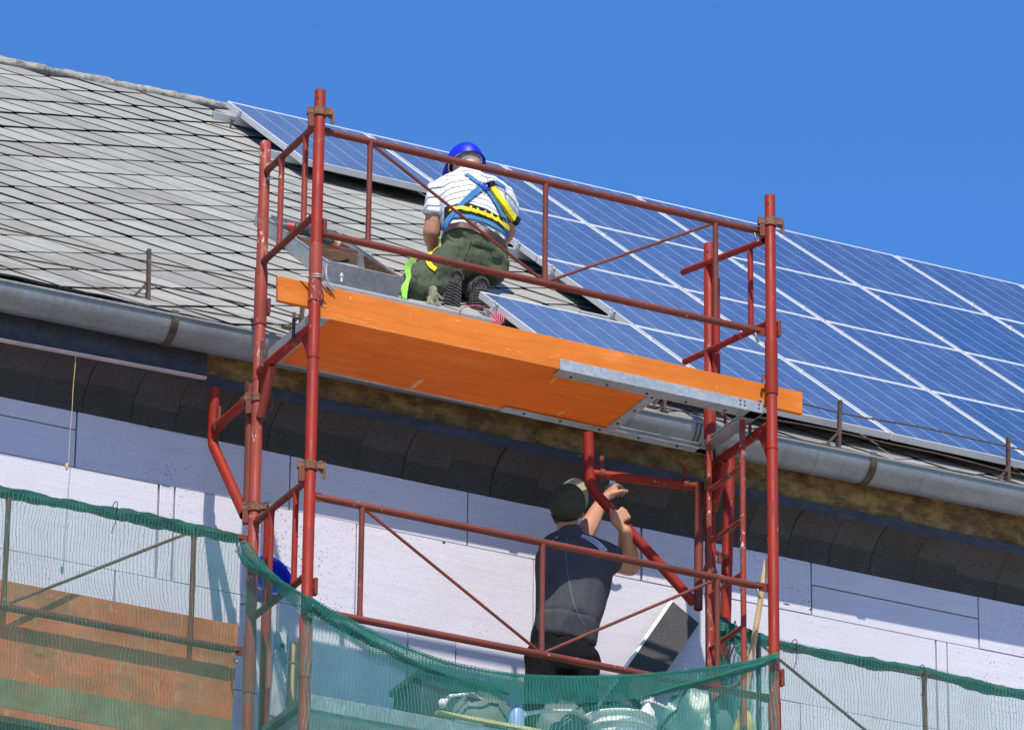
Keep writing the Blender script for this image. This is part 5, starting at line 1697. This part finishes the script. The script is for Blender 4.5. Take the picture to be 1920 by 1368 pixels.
strap('waist_pad', bv, [(836, 403), (862, 393), (890, 397), (920, 409), (948, 427)], 0.092, M['strap_black'], kn_, 0.006, 0.006)
strap('belt', ba, [(836, 430), (860, 424), (885, 427), (905, 434), (930, 447), (946, 459)], 0.044, M['leather'], kn_, 0.004, 0.005)
strap('harness_strap', bv, [(834, 432), (842, 415), (860, 393), (882, 370), (900, 354)], 0.036, M['strap_blue'], kn_, 0.003, 0.010)
strap('harness_strap', bv, [(914, 360), (926, 380), (938, 404), (946, 428), (949, 448)], 0.034, M['strap_blue'], kn_, 0.003, 0.010)
strap('harness_strap', bv, [(874, 329), (884, 336), (896, 345), (906, 352)], 0.030, M['strap_blue'], kn_, 0.003, 0.008)
strap('harness_strap', bv, [(906, 352), (920, 344), (935, 346), (946, 354)], 0.030, M['strap_blue'], kn_, 0.003, 0.008)
strap('harness_strap', bv, [(834, 432), (840, 412), (855, 406), (880, 409), (915, 420), (950, 438)], 0.034, M['strap_blue'], kn_, 0.003, 0.010)
strap('waist_strap', bv, [(846, 396), (868, 394), (893, 401), (920, 411), (950, 429)], 0.030, M['strap_yellow'], kn_, 0.004, 0.014, wav=0.0015)
for i, (x, y) in enumerate(((882, 396), (894, 400), (906, 404), (918, 409), (930, 415))):
    strap('gather', bv, [(x, y-4), (x+1, y+7)], 0.012, M['strap_yellow'], kn_, 0.009, 0.014)
loc, nr = hit(bv, 905, 352)
mb = MB(); e1 = (X_-nr*nr.x).normalized(); e2 = nr.cross(e1)
mb.prism([loc+nr*0.016+e1*a+e2*b for a, b in ((-0.035, 0.02), (0.03, 0.026), (0.034, -0.02), (0.0, -0.034), (-0.03, -0.018))], nr*0.006)
mb.build('back_plate', simple('blue_moulded_plate', (0.012, 0.06, 0.40), 0.4), kn_, bevel=0.003)
mb = MB(); mb.tube([loc+nr*(0.028+0.012*math.sin(t))+e1*(0.021*math.cos(t))+e2*(0.030*math.sin(t)+0.022) for t in np.linspace(0, 2*math.pi, 22)[:-1]], 0.0038, 8, closed=True)
mb.build('back_ring', M['alu'], kn_)
# folded yellow energy absorber strap hanging from the ring over the right shoulder
y0_, n0_ = hit(bv, 914, 347)
pts = resample([y0_+n0_*0.03, P(928, 360, y0_.y-0.03), P(946, 384, y0_.y-0.05), P(962, 408, y0_.y-0.03), P(972, 417, y0_.y-0.02)], 0.012)
mb = MB(); rows = []
for i, q in enumerate(pts):
    t = (pts[min(i+1, len(pts)-1)]-pts[max(i-1, 0)]).normalized(); s = t.cross(Vector((0.1, -1, 0))).normalized(); n_ = s.cross(t)
    w = 0.019*(1+0.05*math.sin(i*1.7)); th = 0.012
    rows.append([q-s*w-n_*th, q+s*w-n_*th, q+s*w+n_*th, q-s*w+n_*th])
mb.grid(rows, True); mb.f.append((0, 3, 2, 1)); k = len(mb.v); mb.f.append((k-4, k-3, k-2, k-1))
absb = mb.build('shock_absorber', M['strap_yellow'], kn_, angle=40, bevel=0.003)
for a, b in ((pts[-3], pts[-1]), (pts[0], pts[2])):
    mb = MB(); d_ = (b-a).normalized(); s = d_.cross(Vector((0.1, -1, 0))).normalized()
    mb.bar(a, b+d_*0.008, 0.044, 0.030, up=d_.cross(s)); mb.build('end_sleeve', M['strap_black'], absb, bevel=0.003)
strap('leg_strap', bt, [(828, 446), (812, 458), (802, 478), (804, 497), (818, 508)], 0.030, M['strap_yellow'], kn_, 0.004, 0.008)
patch('pocket_flap', bt, [(836, 440), (881, 455), (876, 464), (838, 449)], M['olive_cloth'], kn_, 0.006)
patch('pocket_flap', bt, [(920, 468), (945, 478), (941, 489), (921, 482)], M['olive_cloth'], kn_, 0.006)
strap('seam', bt, [(884, 452), (880, 466), (874, 480), (868, 494)], 0.004, M['strap_black'], kn_, 0.0015, 0.001)
# lime strap hanging over the knee and its hook
ln_ = thing('safety_lanyard', P(760, 560, 2.25), 'lime green strap hanging from the harness over the kneeling worker\'s left knee', 'strap')
pts = [(782, 478), (772, 488), (764, 503), (766, 520), (758, 540), (758, 562)]
ws = [0.020, 0.030, 0.030, 0.014, 0.028, 0.022]
mb = MB(); rows = []
for i, ((x, y), w) in enumerate(zip(pts, ws)):
    loc, nr = hit(bt, max(x, 748), y)
    q = P(x, y, min(loc.y, 2.22)-0.04); tw = math.sin(i*1.3)*0.5
    s = Vector((math.cos(tw), math.sin(tw), 0)); rows.append((q, s, w))
rr_pts = resample([r[0] for r in rows], 0.01); m_ = len(rr_pts)
gr = []
for i, q in enumerate(rr_pts):
    f = i/(m_-1)*(len(rows)-1); j = min(int(f), len(rows)-2); g_ = f-j
    s = rows[j][1]*(1-g_)+rows[j+1][1]*g_; w = (rows[j][2]*(1-g_)+rows[j+1][2]*g_)*0.75
    gr.append([q-s*w, q+s*w, q+s*w+Vector((0, 0.003, 0)), q-s*w+Vector((0, 0.003, 0))])
mb.grid(gr, True); mb.build('webbing', M['strap_green'], ln_, angle=40)
a = P(782, 556, 2.28); mb = MB(); mb.box(a+Vector((0, 0, -0.02)), (0.036, 0.012, 0.06), (Vector((0.95, 0, -0.3)).normalized(), Y_, Vector((0.3, 0, 0.95)).normalized())); mb.build('loose_end', M['strap_green'], ln_, bevel=0.003)
mb = MB(); mb.tube(resample([P(794, 552, 2.26), P(803, 559, 2.26), P(814, 570, 2.27), P(826, 580, 2.28), P(829, 576, 2.28), P(818, 562, 2.27)], 0.01), 0.0045, 8); mb.build('snap_hook', M['alu'], ln_)

gq = P(812, 545, 2.20)
gl = thing('work_glove', gq, 'crumpled pale work glove tucked beside the kneeling worker\'s left boot', 'glove')
gp_ = [cap_(gq, 0.024, gq+Vector((0.005, 0.01, -0.045)), 0.028)]
for k, (dx, dz) in enumerate(((-0.026, -0.085), (-0.010, -0.095), (0.008, -0.098), (0.024, -0.09))):
    gp_.append(cap_(gq+Vector((dx*0.8, 0.0, -0.05)), 0.010, gq+Vector((dx*1.2, -0.012*(k % 2), dz)), 0.008))
gp_.append(cap_(gq+Vector((0.02, 0, -0.02)), 0.011, gq+Vector((0.048, -0.01, -0.04)), 0.009))
organic('shell', gp_, 0.004, 2, cloth('khaki_glove_cloth', (0.24, 0.23, 0.15), 0.3, 0.5), gl, 0.004, 30)

# ---------------------------------------------------------------- worker on the lower deck
pm = thing('person', P(1060, 1400, 0.72)*0 + Vector((1.72, 0.72, ZD)), 'man in olive cap and dark grey T-shirt with both arms raised to a bracket', 'person')
hc2 = P(1064, 951, 0.80)
f2 = Vector((0.45, 0.38, 0.81)).normalized(); u2 = Vector((-0.35, -0.75, 0.50)); s2 = f2.cross(u2).normalized(); u2 = s2.cross(f2).normalized()
nb2 = P(1070, 1012, 0.77); ch2 = P(1078, 1065, 0.73); wa2 = P(1062, 1160, 0.70); hi2 = P(1055, 1228, 0.72)
sR2 = P(1116, 1038, 0.76); eR2 = P(1181, 1060, 0.90); wR2 = P(1172, 995, 0.735); tubeq = P(1163, 969, 0.735)
sL2 = P(1046, 1030, 0.82); eL2 = P(1094, 1006, 1.05); wL2 = P(1128, 941, 1.13)
sd = Vector((0.96, -0.28, 0)).normalized()            # across the shoulders
b2 = head_prims(hc2, f2, u2)
b2 += [cap_(hc2-u2*0.05-f2*0.02, 0.056, nb2, 0.060), cap_(nb2, 0.060, ch2, 0.10), oval(ch2, 0.15, 0.10, wa2, 0.135, 0.095, sd, False), oval(wa2, 0.135, 0.095, hi2, 0.15, 0.105, sd, False)]
b2 += [cap_(nb2, 0.055, sR2, 0.058), cap_(nb2, 0.055, sL2, 0.058), cap_(sR2, 0.062, eR2, 0.054), cap_(eR2, 0.050, eR2+(wR2-eR2)*0.35, 0.056), cap_(eR2+(wR2-eR2)*0.35, 0.055, wR2, 0.033),
       cap_(sL2, 0.056, eL2, 0.046), cap_(eL2, 0.050, eL2+(wL2-eL2)*0.35, 0.050), cap_(eL2+(wL2-eL2)*0.35, 0.050, wL2, 0.032)]
td = (Vector(P(1302, 1130, 0.68))-Vector(P(1106, 912, 0.80))).normalized()
# right hand closes round the raking tube of the bracket
g0 = Vector(P(1106, 912, 0.80)); tq = g0 + td*((tubeq-g0).dot(td))
dn = (Z_*0.94 + X_*0.30); dn = (dn - td*dn.dot(td)).normalized(); nn = td.cross(dn).normalized()
if nn.y < 0: nn = -nn
pc = tq - nn*0.036 - dn*0.010
b2 += hand(wR2, pc, dn, nn, -td if td.x > 0 else td, (0.75, 0.95, 0.8), 1.0, 0.9)
dl_ = Vector((0.42, 0.25, 0.80)); nl_ = Vector((0.75, 0.35, -0.50)); sl_ = dl_.cross(nl_)
cl_ = P(1143, 921, 1.15)
b2 += hand(wL2, cl_, dl_, nl_, -sl_ if sl_.y > 0 else sl_, (0.6, 0.9, 0.8), 1.0, 0.7)
kl2, kr2 = Vector((hi2.x-0.10, 0.76, ZD+0.50)), Vector((hi2.x+0.11, 0.74, ZD+0.50))
al2, ar2 = Vector((hi2.x-0.11, 0.70, ZD+0.09)), Vector((hi2.x+0.12, 0.68, ZD+0.09))
for k_, a_, sg in ((kl2, al2, -1), (kr2, ar2, 1)):
    h_ = hi2 + sd*(0.085*sg) - Z_*0.03
    b2 += [cap_(h_, 0.085, k_, 0.058), cap_(k_, 0.056, a_, 0.042)]
organic('body', b2, 0.0052, 3, M['skin'], pm)
eyes(hc2, f2, u2, pm)
organic('hair', [frame_ell(hc2+u2*0.012-f2*0.022, (0.077, 0.084, 0.088), (s2, f2, u2)), frame_ell(hc2-f2*0.05-u2*0.03, (0.064, 0.045, 0.05), (s2, f2, u2))], 0.006, 2, M['hair_brown'], pm, 0.002, 40)
# cap: six-panel crown, button, curved visor, back strap
mb = MB(); rows = []; cc2 = hc2 + u2*0.020 - f2*0.004
cu2 = (u2*0.97 - f2*0.10).normalized(); cf2 = s2.cross(cu2)*-1.0
if cf2.dot(f2) < 0: cf2 = -cf2
for i in range(16):
    th = (math.pi/2)*(i/15)*1.12
    rw = []
    for k in range(48):
        ph = 2*math.pi*k/48
        seam = 1-0.020*math.exp(-((((ph/(math.pi/3)) % 1.0)-0.5)/0.06)**2)*math.sin(th)
        rx, ry, rz = 0.090, 0.108, 0.106
        cut = 0.012*max(0, -math.sin(ph))*(i/15)
        rw.append(cc2 + (s2*(rx*math.sin(th)*math.cos(ph)) + cf2*(ry*math.sin(th)*math.sin(ph)) + cu2*(rz*math.cos(th)))*seam + cu2*cut)
    rows.append(rw)
mb.grid(rows + [[cc2+(q-cc2)*0.97 for q in r] for r in rows[::-1]], True)
cp = mb.build('cap', M['cap_cloth'], pm, angle=60)
mb = MB(); mb.ball(cc2+cu2*0.108, (0.009, 0.009, 0.006), 6, (s2, cf2, cu2)); mb.build('button', M['cap_cloth'], cp)
mb = MB(); top = []; bot = []
for j in range(7):
    rw = []; rb_ = []
    for k in range(17):
        a = math.pi*(0.12+0.76*k/16)
        ex = 0.10*(j/6)*math.sin(a)**0.7
        q = cc2 + s2*(0.090*math.cos(a)*(1+0.05*j/6)) + cf2*(0.106*math.sin(a)+ex) - cu2*(0.022+0.016*math.cos(a)**2*1.6 - 0.03*(j/6)*math.sin(a))
        rw.append(q); rb_.append(q-cu2*0.004)
    top.append(rw); bot.append(rb_)
mb.grid(top); mb.grid([r[::-1] for r in bot]); mb.build('visor', M['visor_cloth'], cp, angle=60)
mb = MB(); mb.tube([cc2 + s2*(0.091*math.cos(t)) + cf2*(0.109*math.sin(t)) - cu2*0.016 for t in np.linspace(math.pi*1.25, math.pi*1.75, 16)], 0.004, 6); mb.build('back_strap', M['strap_black'], cp)
# T-shirt, trousers, shoes
s_prims = [oval(ch2+Z_*0.03, 0.182, 0.122, wa2, 0.160, 0.118, sd, False), oval(wa2, 0.160, 0.118, hi2+Z_*0.085, 0.158, 0.124, sd, True),
           cap_(nb2-Z_*0.02, 0.072, sR2, 0.072), cap_(nb2-Z_*0.02, 0.072, sL2, 0.072), cap_(nb2, 0.068, ch2, 0.115),
           oval(sR2+(eR2-sR2)*-0.1, 0.074, 0.074, sR2+(eR2-sR2)*0.46, 0.068, 0.068, Z_, True), oval(sL2, 0.070, 0.070, sL2+(eL2-sL2)*0.5, 0.064, 0.064, Z_, True)]
sh2 = organic('shirt', s_prims, 0.0068, 4, M['grey_shirt'], pm, 0.026, 7, 3.0, (0, 0, 0.7))
t_prims = [oval(hi2+Z_*0.13, 0.150, 0.116, hi2-Z_*0.04, 0.170, 0.130, sd, False)]
for k_, a_, sg in ((kl2, al2, -1), (kr2, ar2, 1)):
    h_ = hi2 + sd*(0.085*sg) - Z_*0.03
    t_prims += [cap_(h_, 0.105, k_, 0.082), cap_(k_, 0.082, a_+Z_*0.03, 0.07)]
organic('trousers', t_prims, 0.008, 4, M['black_cloth'], pm, 0.008, 8, 4.0)
for a_ in (al2, ar2):
    organic('shoe', [cap_(a_+Vector((0, -0.05, -0.045)), 0.042, a_+Vector((0.01, 0.15, -0.05)), 0.038), cap_(a_+Vector((0, -0.02, -0.03)), 0.045, a_+Vector((0, -0.01, 0.03)), 0.05)], 0.007, 2, M['boot'], pm)
b3 = bvh_of([sh2]); hit.last = (ch2-Vector(CAM_POS)).length
strap('piping', b3, [(1064, 1008), (1061, 1030), (1063, 1060), (1068, 1095), (1075, 1128), (1086, 1155), (1096, 1172)], 0.0032, simple('pale_blue_piping', (0.04, 0.15, 0.22), 0.7), pm, 0.0015, 0.001)
wst = simple('white_stripe_cloth', (0.55, 0.60, 0.72), 0.8)
for k in range(3):
    o_ = (k-1)*4.2
    strap('shoulder_stripe', b3, [(1090-o_*0.3, 1005+o_*0.6), (1108-o_*0.5, 1011+o_*0.7), (1124-o_*0.7, 1022+o_*0.6), (1136-o_*0.8, 1036+o_*0.4)], 0.0065, wst, pm, 0.0015, 0.001)
strap('shoulder_stripe', b3, [(1034, 1018), (1040, 1010), (1048, 1004)], 0.008, wst, pm, 0.0015, 0.001)
# small filling knife in the raised left hand
e = cl_ + Vector((0.012, 0.02, 0.045))
kf = thing('filling_knife', e, 'small pale filling knife held up in the capped worker\'s left hand against the cove', 'tool')
mb = MB(); mb.tube([e-Vector((0.02, 0.01, 0.05)), e], 0.009, 8); mb.build('handle', M['wood_pale'], kf)
mb = MB(); mb.prism([e, e+Vector((0.03, 0.005, 0.015)), e+Vector((0.05, 0.02, 0.06)), e+Vector((0.005, 0.015, 0.055))], (0, 0.002, 0)); mb.build('blade', M['white_plastic'], kf)
